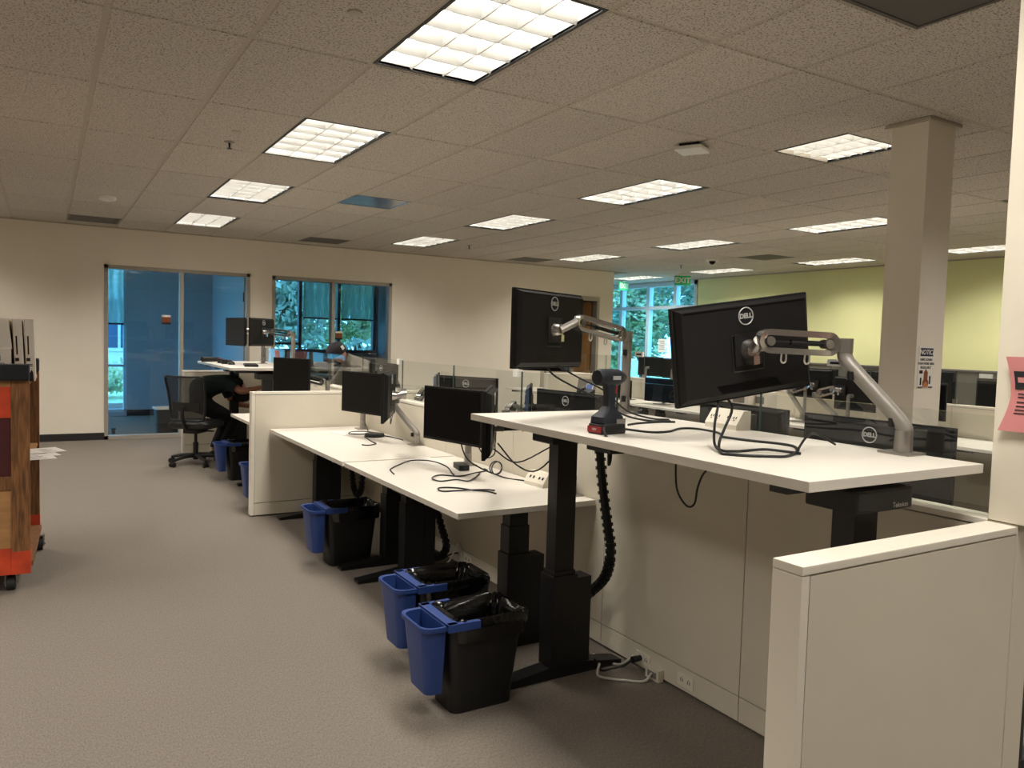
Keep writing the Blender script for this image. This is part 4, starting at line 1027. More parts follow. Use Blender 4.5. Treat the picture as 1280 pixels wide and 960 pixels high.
def person(label, J, clothes, extra=None):
    root = empty('person', Vector((J['hip'][0][0], J['hip'][0][1], 0)), 0, label, 'person')
    off = Vector((J['hip'][0][0], J['hip'][0][1], 0))
    return root, off
def bend_figure(label, P, shirt, shirt_long, capped=False):
    """P: joint positions in world space"""
    V = {k: Vector(v) for k, v in P.items()}
    off = Vector((V['hip'].x, V['hip'].y, 0))
    L = {k: v-off for k, v in V.items()}
    root = empty('person', off, 0, label, 'person')
    J = {'hip': (L['hip'], 0.165), 'waist': (L['waist'], 0.165), 'chest': (L['chest'], 0.18), 'neck0': (L['neck0'], 0.075), 'neck1': (L['neck1'], 0.055),
         'head0': (L['head0'], 0.078), 'head1': (L['head1'], 0.092), 'head2': (L['head2'], 0.072)}
    B = [('hip', 'waist'), ('waist', 'chest'), ('chest', 'neck0'), ('neck0', 'neck1'), ('neck1', 'head0'), ('head0', 'head1'), ('head1', 'head2')]
    for s in 'lr':
        J['sh'+s] = (L['sh'+s], 0.062); J['el'+s] = (L['el'+s], 0.042); J['wr'+s] = (L['wr'+s], 0.028)
        B += [('chest', 'sh'+s), ('sh'+s, 'el'+s), ('el'+s, 'wr'+s)]
        d = (L['wr'+s]-L['el'+s]).normalized(); sd = Vector((0, 0, 1)).cross(d)
        if sd.length < 0.1: sd = Vector((1, 0, 0))
        hand(J, B, 'wr'+s, 'pm'+s, d, sd*(1 if s == 'l' else -1), s, Vector((0, 0, -1)))
        J['hj'+s] = (L['hj'+s], 0.11); J['kn'+s] = (L['kn'+s], 0.062); J['an'+s] = (L['an'+s], 0.042); J['to'+s] = (L['to'+s], 0.034)
        B += [('hip', 'hj'+s), ('hj'+s, 'kn'+s), ('kn'+s, 'an'+s), ('an'+s, 'to'+s)]
    body = skinned('body', J, B, M['skin'], root)
    lim = 0.93 if shirt_long else -1
    def dist(p, bone):
        a_, b_ = J[bone[0]][0], J[bone[1]][0]; d_ = b_-a_
        t = max(0, min(1, (p-a_).dot(d_)/max(d_.length_squared, 1e-9)))
        return (p-a_-d_*t).length/(0.5*(J[bone[0]][1]+J[bone[1]][1])), t
    main = [x for x in B if x[1][:2] not in ('lf', 'rf', 'lt', 'rt')]
    bones = [min(((*dist(v.co, x), x) for x in main), key=lambda q: q[0]) for v in body.data.vertices]
    def in_shirt(i):
        _, t, x = bones[i]
        if x in (('waist', 'chest'), ('chest', 'neck0'), ('chest', 'shl'), ('chest', 'shr')): return True
        if x == ('hip', 'waist'): return t > 0.02
        if x[0] == 'hip' and x[1][:2] == 'hj': return t < 0.25
        if x[0][:2] == 'sh': return shirt_long or t < 0.65
        if x[0][:2] == 'el': return t < lim
        return False
    def in_trousers(i):
        _, t, x = bones[i]
        if x == ('hip', 'waist'): return True
        if x == ('waist', 'chest'): return t < 0.6
        if x[0] == 'hip' or x[0][:2] == 'hj': return True
        if x[0][:2] == 'kn': return t < 0.97
        return False
    def garment(nm, test, off, m):
        me = body.data.copy(); me.name = nm
        bm = bmesh.new(); bm.from_mesh(me); bm.verts.ensure_lookup_table(); bm.normal_update()
        keep = [test(i) for i in range(len(bm.verts))]
        for v in bm.verts: v.co = v.co + v.normal*off
        bmesh.ops.delete(bm, geom=[v for i, v in enumerate(list(bm.verts)) if not keep[i]], context='VERTS')
        bm.to_mesh(me); bm.free()
        g = mesh_obj(nm, me, m, root, 0)
        me.polygons.foreach_set('use_smooth', [True]*len(me.polygons))
        return g
    garment('trousers', in_trousers, 0.014, M['trou'])
    garment('hoodie' if shirt_long else 'shirt', in_shirt, 0.022, shirt)
    for s in 'lr':
        a = J['an'+s][0]; t = J['to'+s][0]; dd = (t-a); dd.z = 0; dd.normalize(); sd = Vector((-dd.y, dd.x, 0))
        c = Vector((a.x, a.y, 0))
        MB().loft([[c+dd*(p[0]+0.07)+sd*p[1]+Vector((0, 0, z)) for p in rrect(0, 0, hx, hy, 0.035, 4)] for hx, hy, z in ((0.135, 0.045, 0.002), (0.138, 0.048, 0.03), (0.12, 0.042, 0.06), (0.07, 0.036, 0.085))]).build('shoe', M['blackp'], root, 50)
    # head details: face direction is 'face'
    fc = V['face'].normalized(); h1 = J['head1'][0]; up = (J['head2'][0]-J['head0'][0]).normalized()
    fc = (fc-up*fc.dot(up)).normalized(); sd = up.cross(fc)
    ears = MB()
    for s in (-1, 1):
        ears.lathe([(0.002, -0.008), (0.028, -0.004), (0.024, 0.006), (0.002, 0.004)], seg=12)
    ears.bm.free()
    for s in (-1, 1):
        m_ = frame(fc, up, sd*s, h1+sd*s*0.088-up*0.01)
        MB().lathe([(0.002, -0.006), (0.026, -0.004), (0.030, 0.004), (0.020, 0.010), (0.002, 0.004)], seg=12).xf(m_).build('ear', M['skin'], root)
        MB().lathe([(0.001, -0.004), (0.012, -0.003), (0.009, 0.004), (0.001, 0.006)], seg=10).xf(frame(sd, up, fc, h1+fc*0.084+sd*s*0.032)).build('eye', M['paper'], root)
    MB().loft([[h1+fc*a+sd*b_+up*c_ for b_, c_ in ((-w_, z0), (w_, z0), (w_*0.6, z1), (-w_*0.6, z1))] for a, w_, z0, z1 in ((0.075, 0.018, -0.045, 0.0), (0.112, 0.012, -0.042, -0.03))]).build('nose', M['skin'], root)
    MB().box(-0.024, 0.024, -0.004, 0.004, -0.003, 0.003, 0.002, mtx=frame(sd, up, fc, h1+fc*0.088-up*0.062)).build('mouth', M['redp'], root)
    hm = frame(sd, fc, up, h1)
    rings = []
    for r_, z in ((0.098, -0.035), (0.104, 0.0), (0.102, 0.04), (0.088, 0.075), (0.055, 0.1), (0.012, 0.112)):
        rings.append([hm @ Vector((r_*math.cos(2*PI*k/20), r_*1.08*math.sin(2*PI*k/20)-0.006, z)) for k in range(20)])
    if capped:
        MB().loft(rings).build('cap', M['cap'], root, 60)
        MB().grid(lambda u, v: hm @ Vector(((u-0.5)*0.17, 0.085+0.085*v*math.cos((u-0.5)*2.2), -0.002-0.02*v)), 8, 4).build('cap_brim', M['cap'], root)
        MB().box(-0.020, 0.020, -0.118, -0.110, 0.0, 0.045, mtx=hm).build('cap_patch', M['white'], root)
    else:
        MB().loft(rings).build('hair', M['ink'], root, 60)
    return root

# person bending forward under the raised far desk, facing the partition
bend_figure('person in a dark teal shirt stooping under the far raised desk, one arm reaching forward',
    dict(hip=(1.57, 9.98, 0.72), waist=(1.62, 9.97, 0.88), chest=(1.82, 9.95, 0.955), neck0=(1.99, 9.94, 0.95), neck1=(2.03, 9.94, 0.92), head0=(2.06, 9.95, 0.87), head1=(2.10, 9.95, 0.80), head2=(2.12, 9.95, 0.73),
         shl=(1.90, 10.13, 0.92), ell=(2.02, 10.16, 0.66), wrl=(2.24, 10.12, 0.62), shr=(1.90, 9.77, 0.93), elr=(2.02, 9.62, 0.84), wrr=(2.22, 9.55, 0.90),
         hjl=(1.58, 10.09, 0.68), knl=(1.96, 10.12, 0.50), anl=(1.78, 10.12, 0.09), tol=(1.94, 10.12, 0.04), hjr=(1.58, 9.87, 0.68), knr=(1.98, 9.82, 0.48), anr=(1.80, 9.80, 0.09), tor=(1.96, 9.80, 0.04), face=(0.2, 0, -1)),
    M['teal'], False)
# hooded person leaning over the desk behind the glass
bend_figure('person in a grey hoodie and dark cap leaning over a desk behind the glass screens',
    dict(hip=(3.47, 8.52, 0.90), waist=(3.38, 8.52, 1.02), chest=(3.10, 8.50, 1.20), neck0=(2.94, 8.50, 1.255), neck1=(2.89, 8.50, 1.285), head0=(2.855, 8.50, 1.31), head1=(2.80, 8.50, 1.365), head2=(2.775, 8.50, 1.43),
         shl=(3.01, 8.33, 1.18), ell=(2.86, 8.20, 0.98), wrl=(2.78, 8.32, 0.80), shr=(3.01, 8.68, 1.18), elr=(2.88, 8.80, 0.98), wrr=(2.76, 8.70, 0.80),
         hjl=(3.47, 8.42, 0.86), knl=(3.45, 8.40, 0.47), anl=(3.55, 8.40, 0.09), tol=(3.40, 8.40, 0.04), hjr=(3.47, 8.63, 0.86), knr=(3.45, 8.65, 0.47), anr=(3.55, 8.65, 0.09), tor=(3.40, 8.65, 0.04), face=(-0.3, 0.85, -0.45)),
    M['hood'], True, True)

# ------------------------------------------------------------------ wooden cart at the left edge
ct = empty('wooden_cart', (-0.553, 5.82, 0), math.radians(-2.4), 'worn wooden cart on castors with red painted rails at the left edge', 'cart')
X0, X1, Y0, Y1 = -0.53, 0.495, -0.52, 0.52
def cpart(n, m, *a, bev=0.003): return MB().box(*a, bev).build(n, m, ct, 0)
for (xa, xb) in ((X1-0.092, X1), (X0, X0+0.092)):
    for (ya, yb) in ((Y0, Y0+0.04), (Y1-0.04, Y1)):
        cpart('corner_post', M['wood'], xa, xb, ya, yb, 0.13, 1.235)
        cpart('post_foot', M['redpaint'], xa-0.002, xb+0.002, ya-0.002, yb+0.002, 0.105, 0.24)
for ya in (Y0+0.004, Y1-0.036):
    cpart('top_rail', M['redpaint'], X0+0.092, X1-0.092, ya, ya+0.03, 1.02, 1.20)
    cpart('upper_panel', M['maroon'], X0+0.092, X1-0.092, ya+0.008, ya+0.022, 0.68, 1.02)
    cpart('mid_rail', M['wood'], X0+0.092, X1-0.092, ya, ya+0.03, 0.60, 0.68)
    cpart('lower_panel', M['woodl'], X0+0.092, X1-0.092, ya+0.006, ya+0.024, 0.26, 0.60)
    cpart('bottom_rail', M['redpaint'], X0+0.092, X1-0.092, ya, ya+0.03, 0.105, 0.26)
    cpart('padded_cap', M['pad'], X0-0.02, X1+0.0, ya-0.03, ya+0.06, 1.235, 1.33, bev=0.012)
    cpart('top_strip', M['woodl'], X0+0.092, X1-0.092, ya, ya+0.03, 1.20, 1.235)
cpart('shelf', M['woodl'], X0+0.02, X1-0.01, Y0+0.04, Y1-0.04, 0.725, 0.745)
cpart('shelf', M['woodl'], X0+0.02, X1-0.01, Y0+0.04, Y1-0.04, 1.20, 1.22)
cpart('bottom_shelf', M['wood'], X0+0.01, X1+0.012, Y0+0.04, Y1-0.04, 0.14, 0.17)
cpart('inner_divider', M['wood'], X0+0.1, X1-0.05, 0.14, 0.17, 0.17, 0.725)
MB().grid(lambda u, v: Vector((X1-0.02-0.05*v, Y0+0.1+0.3*u+0.02*math.sin(v*PI), 1.14-0.16*v*(1-u*0.6))), 6, 6).build('torn_label', M['boxb'], ct)
for (x, y) in ((X1-0.10, Y0+0.07), (X1+0.0, Y1-0.07), (X0+0.1, Y0+0.07), (X0+0.1, Y1-0.07)):
    MB().cyl((x-0.02, y, 0.045), (x+0.02, y, 0.045), 0.045, seg=18).build('castor_wheel', M['rubber'], ct)
    MB().box(x-0.03, x-0.024, y-0.03, y+0.03, 0.03, 0.105).box(x+0.024, x+0.03, y-0.03, y+0.03, 0.03, 0.105).box(x-0.03, x+0.03, y-0.03, y+0.03, 0.098, 0.106).cyl((x-0.035, y, 0.045), (x+0.035, y, 0.045), 0.008, seg=8).build('castor_fork', M['silverp'], ct)
# cartons on the cart
cb = empty('carton', (-0.375, 5.62, 1.221), math.radians(-3), 'white carton with black lettering on the cart, lower one', 'carton')
MB().box(-0.28, 0.21, -0.17, 0.17, 0, 0.19, 0.003).build('box_body', M['box'], cb, 0)
lettering('CUSTOM', 0.042, frame((1, 0, 0), (0, 0, 1), (0, -1, 0), (0.075, -0.1705, 0.135)), M['ink'], cb, bold=0.0005)
fb = MB(); 
for a in ((0.0, 0.178, 0.106, 0.109), (0.175, 0.178, 0.06, 0.109)): fb.box(a[0], a[1], -0.1712, -0.170, a[2], a[3])
fb.build('printed_frame', M['ink'], cb, 0)
cb2 = empty('carton', (-0.37, 5.62, 1.412), math.radians(-1), 'plain white carton lying on the lettered carton on the cart', 'carton')
MB().loft([[(-0.28, -0.16, 0), (0.205, -0.16, 0.0), (0.205, 0.16, 0.0), (-0.28, 0.16, 0)], [(-0.28, -0.165, 0.18), (0.185, -0.165, 0.18), (0.185, 0.165, 0.18), (-0.28, 0.165, 0.18)]]).build('box_body', M['box'], cb2, 0)
for i, (x, lab) in enumerate(((-0.128, 'flat printed white carton standing on edge on the cart, left of two'), (-0.074, 'flat printed white carton standing on edge on the cart, right of two'))):
    fbx = empty('flat_carton', (x, 5.48, 1.2205), 0, lab, 'carton', 'flat cartons on edge')
    mb = MB().box(-0.022, 0.024, -0.02, 0.40, 0, 0.372, 0.002, mtx=Matrix.Rotation(math.radians(-2.5+i), 4, 'Y')); mb.build('box_body', M['box'], fbx, 0)
    mt = Matrix.Rotation(math.radians(-2.5+i), 4, 'Y')
    MB().box(-0.025, -0.021, -0.018, 0.398, 0.002, 0.37, mtx=mt).build('open_edge', M['boxb'], fbx, 0)
    MB().box(-0.012, -0.004, -0.0212, -0.0198, 0.16, 0.27, mtx=mt).box(-0.02, 0.0, -0.0212, -0.0198, 0.12, 0.14, mtx=mt).box(-0.018, 0.012, -0.0212, -0.0198, 0.09, 0.095, mtx=mt).box(-0.018, 0.012, -0.0212, -0.0198, 0.10, 0.104, mtx=mt).prism([(-0.01, 0.0), (0.014, 0.0), (0.012, 0.05), (0.004, 0.07), (-0.006, 0.05)], 'y', -0.0212, -0.0198).build('print', M['ink'], fbx, 0)
for i, (x, y, rz, lab) in enumerate(((-0.02, 5.70, 0.25, 'printed sheet sticking out of the cart shelf, uppermost'), (0.01, 5.84, 0.30, 'printed sheet sticking out of the cart shelf, farthest out'), (-0.04, 5.52, 0.2, 'printed sheet sticking out of the cart shelf, nearest'))):
    sh = empty('paper_sheet', (x, y, 0.7456+0.004*i), rz, lab, 'paper', 'papers on the cart shelf')
    MB().box(-0.20, 0.08, -0.11, 0.11, 0, 0.0022).build('sheet', M['paper'], sh, 0)
    for k in range(4): MB().box(-0.05, 0.03-0.02*(k % 2), -0.08+0.04*k, -0.07+0.04*k, 0.0022, 0.0026).build('print_line', M['vent'], sh, 0)

# ------------------------------------------------------------------ cables and small things
def cable(pts, r, m, label, name='cable', z=None, parts=None):
    P = [Vector((p[0], p[1], p[2] if len(p) > 2 else z)) for p in pts]
    o = MB().tube(P, r, 7).build(name, m, None, 60)
    return tag(o, label, 'cable')
R_ = 0.0042
ZL, ZH = 0.740+R_, 0.0+1.2152+R_
def lift(pts, z, j=0.0):
    """desk-level polyline; each crossing rides a little higher"""
    return [(p[0], p[1], z + (j*(i % 3))) for i, p in enumerate(pts)]
cable(lift([(2.002, 5.454), (2.032, 5.41), (2.118, 5.472), (2.13, 5.587), (2.166, 5.80), (2.20, 5.93), (2.30, 5.98), (2.36, 5.864), (2.385, 5.72), (2.39, 5.60)], 0.743+R_), R_, M['cable'], 'black cable with a plug lying on the far low desk')
cable(lift([(2.375, 6.03), (2.34, 6.12), (2.29, 6.2), (2.196, 6.227), (2.128, 6.106), (2.185, 6.03), (2.26, 6.05), (2.33, 5.99)], 0.743+R_, 0.002), R_, M['cable'], 'looped black cable behind the power brick on the far low desk')
ad = empty('power_adapter', (2.27, 5.90, 0.7432), 0.9, 'round black cable puck on the far low desk', 'power adapter')
MB().lathe([(0.001, 0), (0.075, 0), (0.08, 0.01), (0.075, 0.026), (0.001, 0.03)], seg=22).build('body', M['blackp'], ad)
MB().cyl((0.08, 0, 0.012), (0.10, 0, 0.012), 0.006, seg=8).build('strain_relief', M['cable'], ad)
cable(lift([(1.751, 4.227), (1.775, 4.33), (1.80, 4.40), (1.90, 4.52), (2.05, 4.66), (2.16, 4.60), (2.163, 4.377), (2.09, 4.15), (2.07, 4.08)], ZL), R_, M['cable'], 'black cable snaking over the nearer low desk toward its front edge')
cable(lift([(2.34, 4.20), (2.316, 4.12), (2.20, 4.06), (2.081, 4.024), (1.981, 4.085), (1.888, 3.996), (1.903, 3.922), (2.001, 3.917), (2.035, 3.836), (2.142, 3.95), (2.24, 4.07)], ZL, 0.003), R_, M['cable'], 'tangled black cable beside the power brick on the nearer low desk')
cable(lift([(2.02, 3.491), (2.002, 3.55), (1.943, 3.593), (1.913, 3.695), (1.848, 3.734), (1.792, 3.715), (1.787, 3.658), (1.855, 3.629), (1.951, 3.607), (2.03, 3.60), (2.05, 3.56)], ZL, 0.002), R_, M['cable'], 'folded black cable at the near end of the nearer low desk')
ad = empty('power_adapter', (2.215, 4.27, 0.7402), 1.35, 'rectangular black power brick on the nearer low desk', 'power adapter')
MB().box(-0.075, 0.075, -0.033, 0.033, 0, 0.034, 0.004).build('body', M['blackp'], ad)
MB().cyl((-0.075, 0, 0.016), (-0.10, 0, 0.014), 0.007, seg=8).build('strain_relief', M['cable'], ad)
co = cable([(2.30+0.038*math.cos(t), 3.98+0.012*math.sin(t*0.5), 0.7405+0.046+0.038*math.sin(t)) for t in [i*0.6 for i in range(32)]], 0.0035, M['cable'], 'tight coil of black cable standing on the nearer low desk')
cable([(2.40, 6.50, 0.86), (2.38, 6.42, 0.80), (2.34, 6.25, 0.76), (2.30, 6.12, 0.7485), (2.27, 6.03, 0.757)], 0.004, M['cable'], 'black cable falling from the left screen post to the far low desk')
cable([(2.05, 3.98, 0.97), (2.10, 3.99, 0.86), (2.20, 4.0, 0.79), (2.30, 3.88, 0.745), (2.36, 3.75, 0.7452)], 0.0045, M['cable'], 'black cable hanging from the screen of the nearer low desk')
cable([(2.10, 3.86, 0.95), (2.14, 3.83, 0.88), (2.18, 3.80, 0.90), (2.16, 3.76, 0.97)], 0.0035, M['cable'], 'short black cable loop under the screen of the nearer low desk')
cable([(2.30, 5.55, 1.10), (2.26, 5.50, 0.98), (2.21, 5.42, 0.90), (2.16, 5.3, 0.95), (2.12, 5.2, 1.02)], 0.0035, M['cable'], 'black cable loop hanging behind the edge-on screen of the far low desk')
cable([(1.98, 3.42, 1.02), (2.10, 3.42, 0.90), (2.25, 3.45, 0.86), (2.33, 3.3, 1.02), (2.35, 3.1, 1.12), (2.30, 2.9, 1.15)], 0.0045, M['cable'], 'black cable drooping between the low desk and the underside of the raised desk')
cable([(2.0, 3.5, 0.98), (2.15, 3.5, 0.90), (2.30, 3.38, 1.0), (2.36, 3.15, 1.10), (2.33, 2.92, 1.14)], 0.004, M['cable'], 'second black cable looping up under the raised desk corner')
# raised desk
cable(lift([(2.02, 2.44), (2.09, 2.47), (2.165, 2.484), (2.24, 2.49), (2.30, 2.47)], ZH), R_, M['cable'], 'short black cable behind the drill on the raised desk')
cable(lift([(1.905, 2.385), (1.912, 2.285), (1.941, 2.203), (2.022, 2.202), (2.138, 2.267), (2.199, 2.249), (2.2, 2.167), (2.18, 2.10), (2.10, 2.01)], ZH), R_, M['cable'], 'black cable lying across the raised desk right of the drill')
cable(lift([(2.10, 2.01), (2.108, 1.936), (2.125, 1.868), (2.15, 1.81), (2.15, 1.74), (2.094, 1.674), (2.006, 1.61), (1.918, 1.575), (1.868, 1.595), (1.816, 1.628), (1.781, 1.668), (1.776, 1.70)], ZH) + [(1.86, 1.79, 1.235), (2.0, 1.90, 1.27), (2.05, 1.92, 1.33), (2.02, 1.93, 1.385)], 0.0048, M['cable'], 'thick black cable looping on the raised desk and up to the tilted monitor')
cable(lift([(2.02, 1.60), (1.99, 1.645), (1.944, 1.68), (1.885, 1.71), (1.83, 1.70), (1.79, 1.71)], ZH, 0.003) + [(1.83, 1.78, 1.235), (1.93, 1.88, 1.29), (1.98, 1.915, 1.36), (1.98, 1.93, 1.40)], 0.0045, M['cable'], 'second black cable looping beside the power box on the raised desk')
cable([(2.0, 1.597, 1.222), (2.05, 1.63, 1.235), (2.13, 1.665, 1.262), (2.22, 1.70, 1.262), (2.28, 1.69, 1.235), (2.32, 1.70, 1.222)], 0.004, M['cable'], 'stiff black cable end bending up from the raised desk near the arm base')
cable([(1.90, 2.90, 1.46), (1.93, 2.86, 1.40), (2.0, 2.80, 1.35), (2.08, 2.72, 1.30), (2.14, 2.62, 1.24), (2.20, 2.52, 1.222), (2.30, 2.50, 1.2205)], 0.0045, M['cable'], 'black cable sagging from the untilted monitor to the raised desk')
cable([(1.95, 2.91, 1.455), (2.05, 2.84, 1.39), (2.16, 2.78, 1.33), (2.22, 2.70, 1.25), (2.28, 2.60, 1.222), (2.34, 2.55, 1.2205)], 0.004, M['cable'], 'second black cable sagging beside the raised desk arm')
cable([(2.20, 2.36, 1.19), (2.20, 2.35, 1.10), (2.20, 2.337, 0.966), (2.20, 2.278, 0.906), (2.20, 2.234, 0.921), (2.20, 2.22, 0.987), (2.20, 2.19, 1.05), (2.20, 2.13, 1.10), (2.20, 2.06, 1.18)], 0.0042, M['cable'], 'black cable hanging in a loop under the raised desk')
cable([(2.32, 2.93, 1.13), (2.34, 2.85, 1.14), (2.36, 2.6, 1.17), (2.37, 2.4, 1.185)], 0.006, M['cableg'], 'grey cable from the black cable chain to the raised desk underside')
tr = empty('cable_clip', (2.30, 2.72, 1.2153), 0.6, 'small white cable clip left on the raised desk', 'clip')
MB().box(-0.025, 0.0, -0.008, 0.008, 0, 0.008, 0.002).box(0.006, 0.022, -0.006, 0.006, 0, 0.012, 0.002).build('clip_body', M['white'], tr, 0)
# plug heads on the desk beside the drill
pg = empty('cable_plug', (1.93, 2.42, 1.2153), 1.25, 'black angled plug on the raised desk right of the drill', 'plug')
MB().box(-0.045, 0.03, -0.014, 0.014, 0, 0.022, 0.004).build('plug_body', M['blackp'], pg)
MB().box(-0.066, -0.045, -0.009, 0.009, 0.005, 0.015).build('connector', M['silver'], pg, 0)
# power box clipped to the back of the raised desk
pb = empty('power_box', (2.385, 2.25, 1.2153), 0.0, 'cream power outlet box at the back of the raised desk below the tilted monitor', 'outlet box')
MB().prism([(-0.045, 0), (0.035, 0), (0.035, 0.075), (-0.005, 0.075), (-0.045, 0.02)], 'y', -0.085, 0.085).build('housing', M['panel'], pb, 0)
sl = frame((0, -1, 0), (0.59, 0, 0.81), (-0.81, 0, 0.59), (-0.0265, 0.0, 0.0465))
for y in (-0.045, 0.045):
    ob = MB()
    for a in (-0.016, 0.016):
        ob.box(y+a-0.009, y+a-0.006, -0.004, 0.006, 0, 0.0015).box(y+a+0.004, y+a+0.007, -0.004, 0.006, 0, 0.0015).cyl((y+a-0.001, -0.011, 0), (y+a-0.001, -0.011, 0.0015), 0.0028, seg=8)
    ob.xf(sl).build('socket', M['ink'], pb, 0)
pb2 = empty('power_box', (2.375, 3.62, 0.7402), 0.1, 'cream power outlet box at the back of the nearer low desk', 'outlet box')
MB().prism([(-0.045, 0), (0.035, 0), (0.035, 0.075), (-0.005, 0.075), (-0.045, 0.02)], 'y', -0.085, 0.085).build('housing', M['panel'], pb2, 0)
ob = MB()
for a in (-0.05, -0.02, 0.03, 0.06): ob.box(a-0.006, a+0.006, -0.008, 0.008, 0, 0.0015)
ob.xf(sl).build('socket', M['ink'], pb2, 0)
pf = empty('paper_sheet', (2.16, 4.62, 0.7403), 0.35, 'white paper sheet on the nearer low desk by the screen post', 'paper')
MB().grid(lambda u, v: Vector((-0.11+0.22*u, -0.14+0.28*v, 0.001+0.008*max(0, v-0.7))), 4, 8).build('sheet', M['paper'], pf)
pf = empty('paper_sheet', (2.16, 6.20, 0.7433), 0.1, 'white paper sheet on the far low desk under the left screen', 'paper')
MB().box(-0.12, 0.12, -0.15, 0.15, 0, 0.002).build('sheet', M['paper'], pf, 0)

# cable chains from the desks to the floor
def chain(pts, label):
    r = empty('cable_chain', Vector(pts[0]), 0, label, 'cable chain', 'black cable chains')
    P = catmull([Vector(p)-Vector(pts[0]) for p in pts], 10)
    MB().tube(P[::3], 0.020, 8, True).build('core', M['cable'], r)
    acc = 0
    links = MB()
    for a, b in zip(P, P[1:]):
        acc += (b-a).length
        if acc > 0.026:
            acc = 0; d = (b-a).normalized()
            links.cyl(a-d*0.008, a+d*0.008, 0.027, seg=8)
    lo = links.build('chain_links', M['black'], r, 30); lo['kind'] = 'stuff'
chain([(2.30, 2.99, 1.17), (2.30, 2.985, 1.037), (2.30, 2.95, 0.848), (2.30, 2.90, 0.666), (2.30, 2.873, 0.559), (2.30, 2.905, 0.432), (2.29, 3.0, 0.33), (2.27, 3.07, 0.27)], 'black cable chain curving down under the raised desk')
chain([(2.30, 4.92, 0.70), (2.30, 4.84, 0.45), (2.30, 4.70, 0.27), (2.30, 4.62, 0.16), (2.30, 4.70, 0.075), (2.30, 4.86, 0.045), (2.28, 5.0, 0.06)], 'black cable chain at the floor under the nearer low desk')
chain([(2.32, 6.54, 0.70), (2.32, 6.57, 0.42), (2.32, 6.52, 0.24), (2.32, 6.42, 0.17), (2.32, 6.32, 0.24), (2.32, 6.28, 0.45), (2.32, 6.26, 0.62)], 'black cable chain hanging in a loop beside the cream dividing panel')
# floor level cords and outlets along the partition
def outlet(y, z, label):
    r = empty('wall_outlet', (2.43, y, z), 0, label, 'outlet', 'floor level outlets in the partition')
    MB().box(-0.004, -0.0004, -0.05, 0.05, -0.028, 0.028, 0.001).build('cover_plate', M['paneltrim'], r, 0)
    s_ = MB()
    for a in (-0.022, 0.022): s_.box(-0.0052, -0.0038, a-0.008, a-0.005, -0.008, 0.006).box(-0.0052, -0.0038, a+0.004, a+0.007, -0.008, 0.006).box(-0.0052, -0.0038, a-0.002, a+0.001, 0.008, 0.012)
    s_.build('socket_slots', M['ink'], r, 0)
outlet(2.475, 0.06, 'cream double outlet near the floor, nearest the viewer')
outlet(2.76, 0.055, 'cream double outlet near the floor with the black plug in it')
outlet(4.55, 0.07, 'cream double outlet near the floor behind the bins')
jb = empty('junction_box', (2.412, 2.66, 0.0), 0, 'small grey cream junction box on the floor at the partition', 'junction box')
MB().box(-0.016, 0.016, -0.045, 0.045, 0, 0.055, 0.003).build('housing', M['panel'], jb, 0)
MB().box(-0.0175, -0.016, -0.03, 0.03, 0.012, 0.04).build('face', M['vent'], jb, 0)
pl = empty('black_plug', (2.405, 2.775, 0.055), 0, 'black mains plug in the low partition outlet', 'plug')
MB().cyl((-0.03, 0, 0), (0.02, 0, 0), 0.016, 0.013, 10).build('plug_body', M['black'], pl)
cable([(2.375, 2.775, 0.055), (2.33, 2.78, 0.035), (2.28, 2.82, 0.012), (2.24, 2.84, 0.008), (2.215, 2.86, 0.06)], 0.005, M['cable'], 'black cord from the low plug to the raised desk leg')
cable([(2.20, 2.80, 0.06), (2.16, 2.76, 0.03), (2.22, 2.74, 0.008), (2.27, 2.70, 0.007), (2.34, 2.65, 0.007), (2.395, 2.66, 0.03)], 0.006, M['cablew'], 'white cord from the raised desk leg to the junction box')
cable([(2.30, 3.0, 0.02), (2.33, 2.9, 0.008), (2.36, 2.84, 0.012), (2.41, 2.80, 0.06)], 0.006, M['cablew'], 'white cord along the foot of the partition behind the raised desk leg')
cable([(2.27, 3.07, 0.27), (2.27, 3.06, 0.2), (2.24, 3.0, 0.08), (2.22, 2.95, 0.062)], 0.006, M['cablew'], 'white cord dropping from the cable chain end to the desk foot')
cable([(2.12, 4.74, 0.06), (2.22, 4.70, 0.02), (2.30, 4.60, 0.05), (2.38, 4.62, 0.16), (2.41, 4.66, 0.15), (2.415, 4.60, 0.08)], 0.006, M['cablew'], 'white cord arching to the outlet under the low desks')
cable([(2.12, 4.68, 0.06), (2.20, 4.50, 0.01), (2.28, 4.25, 0.007), (2.35, 4.30, 0.008), (2.40, 4.45, 0.03)], 0.006, M['cablew'], 'white cord lying on the carpet under the low desks')
cable([(2.20, 4.74, 0.05), (2.30, 4.72, 0.04), (2.38, 4.70, 0.075), (2.425, 4.69, 0.08)], 0.005, M['cable'], 'black cord to the outlet under the low desks')

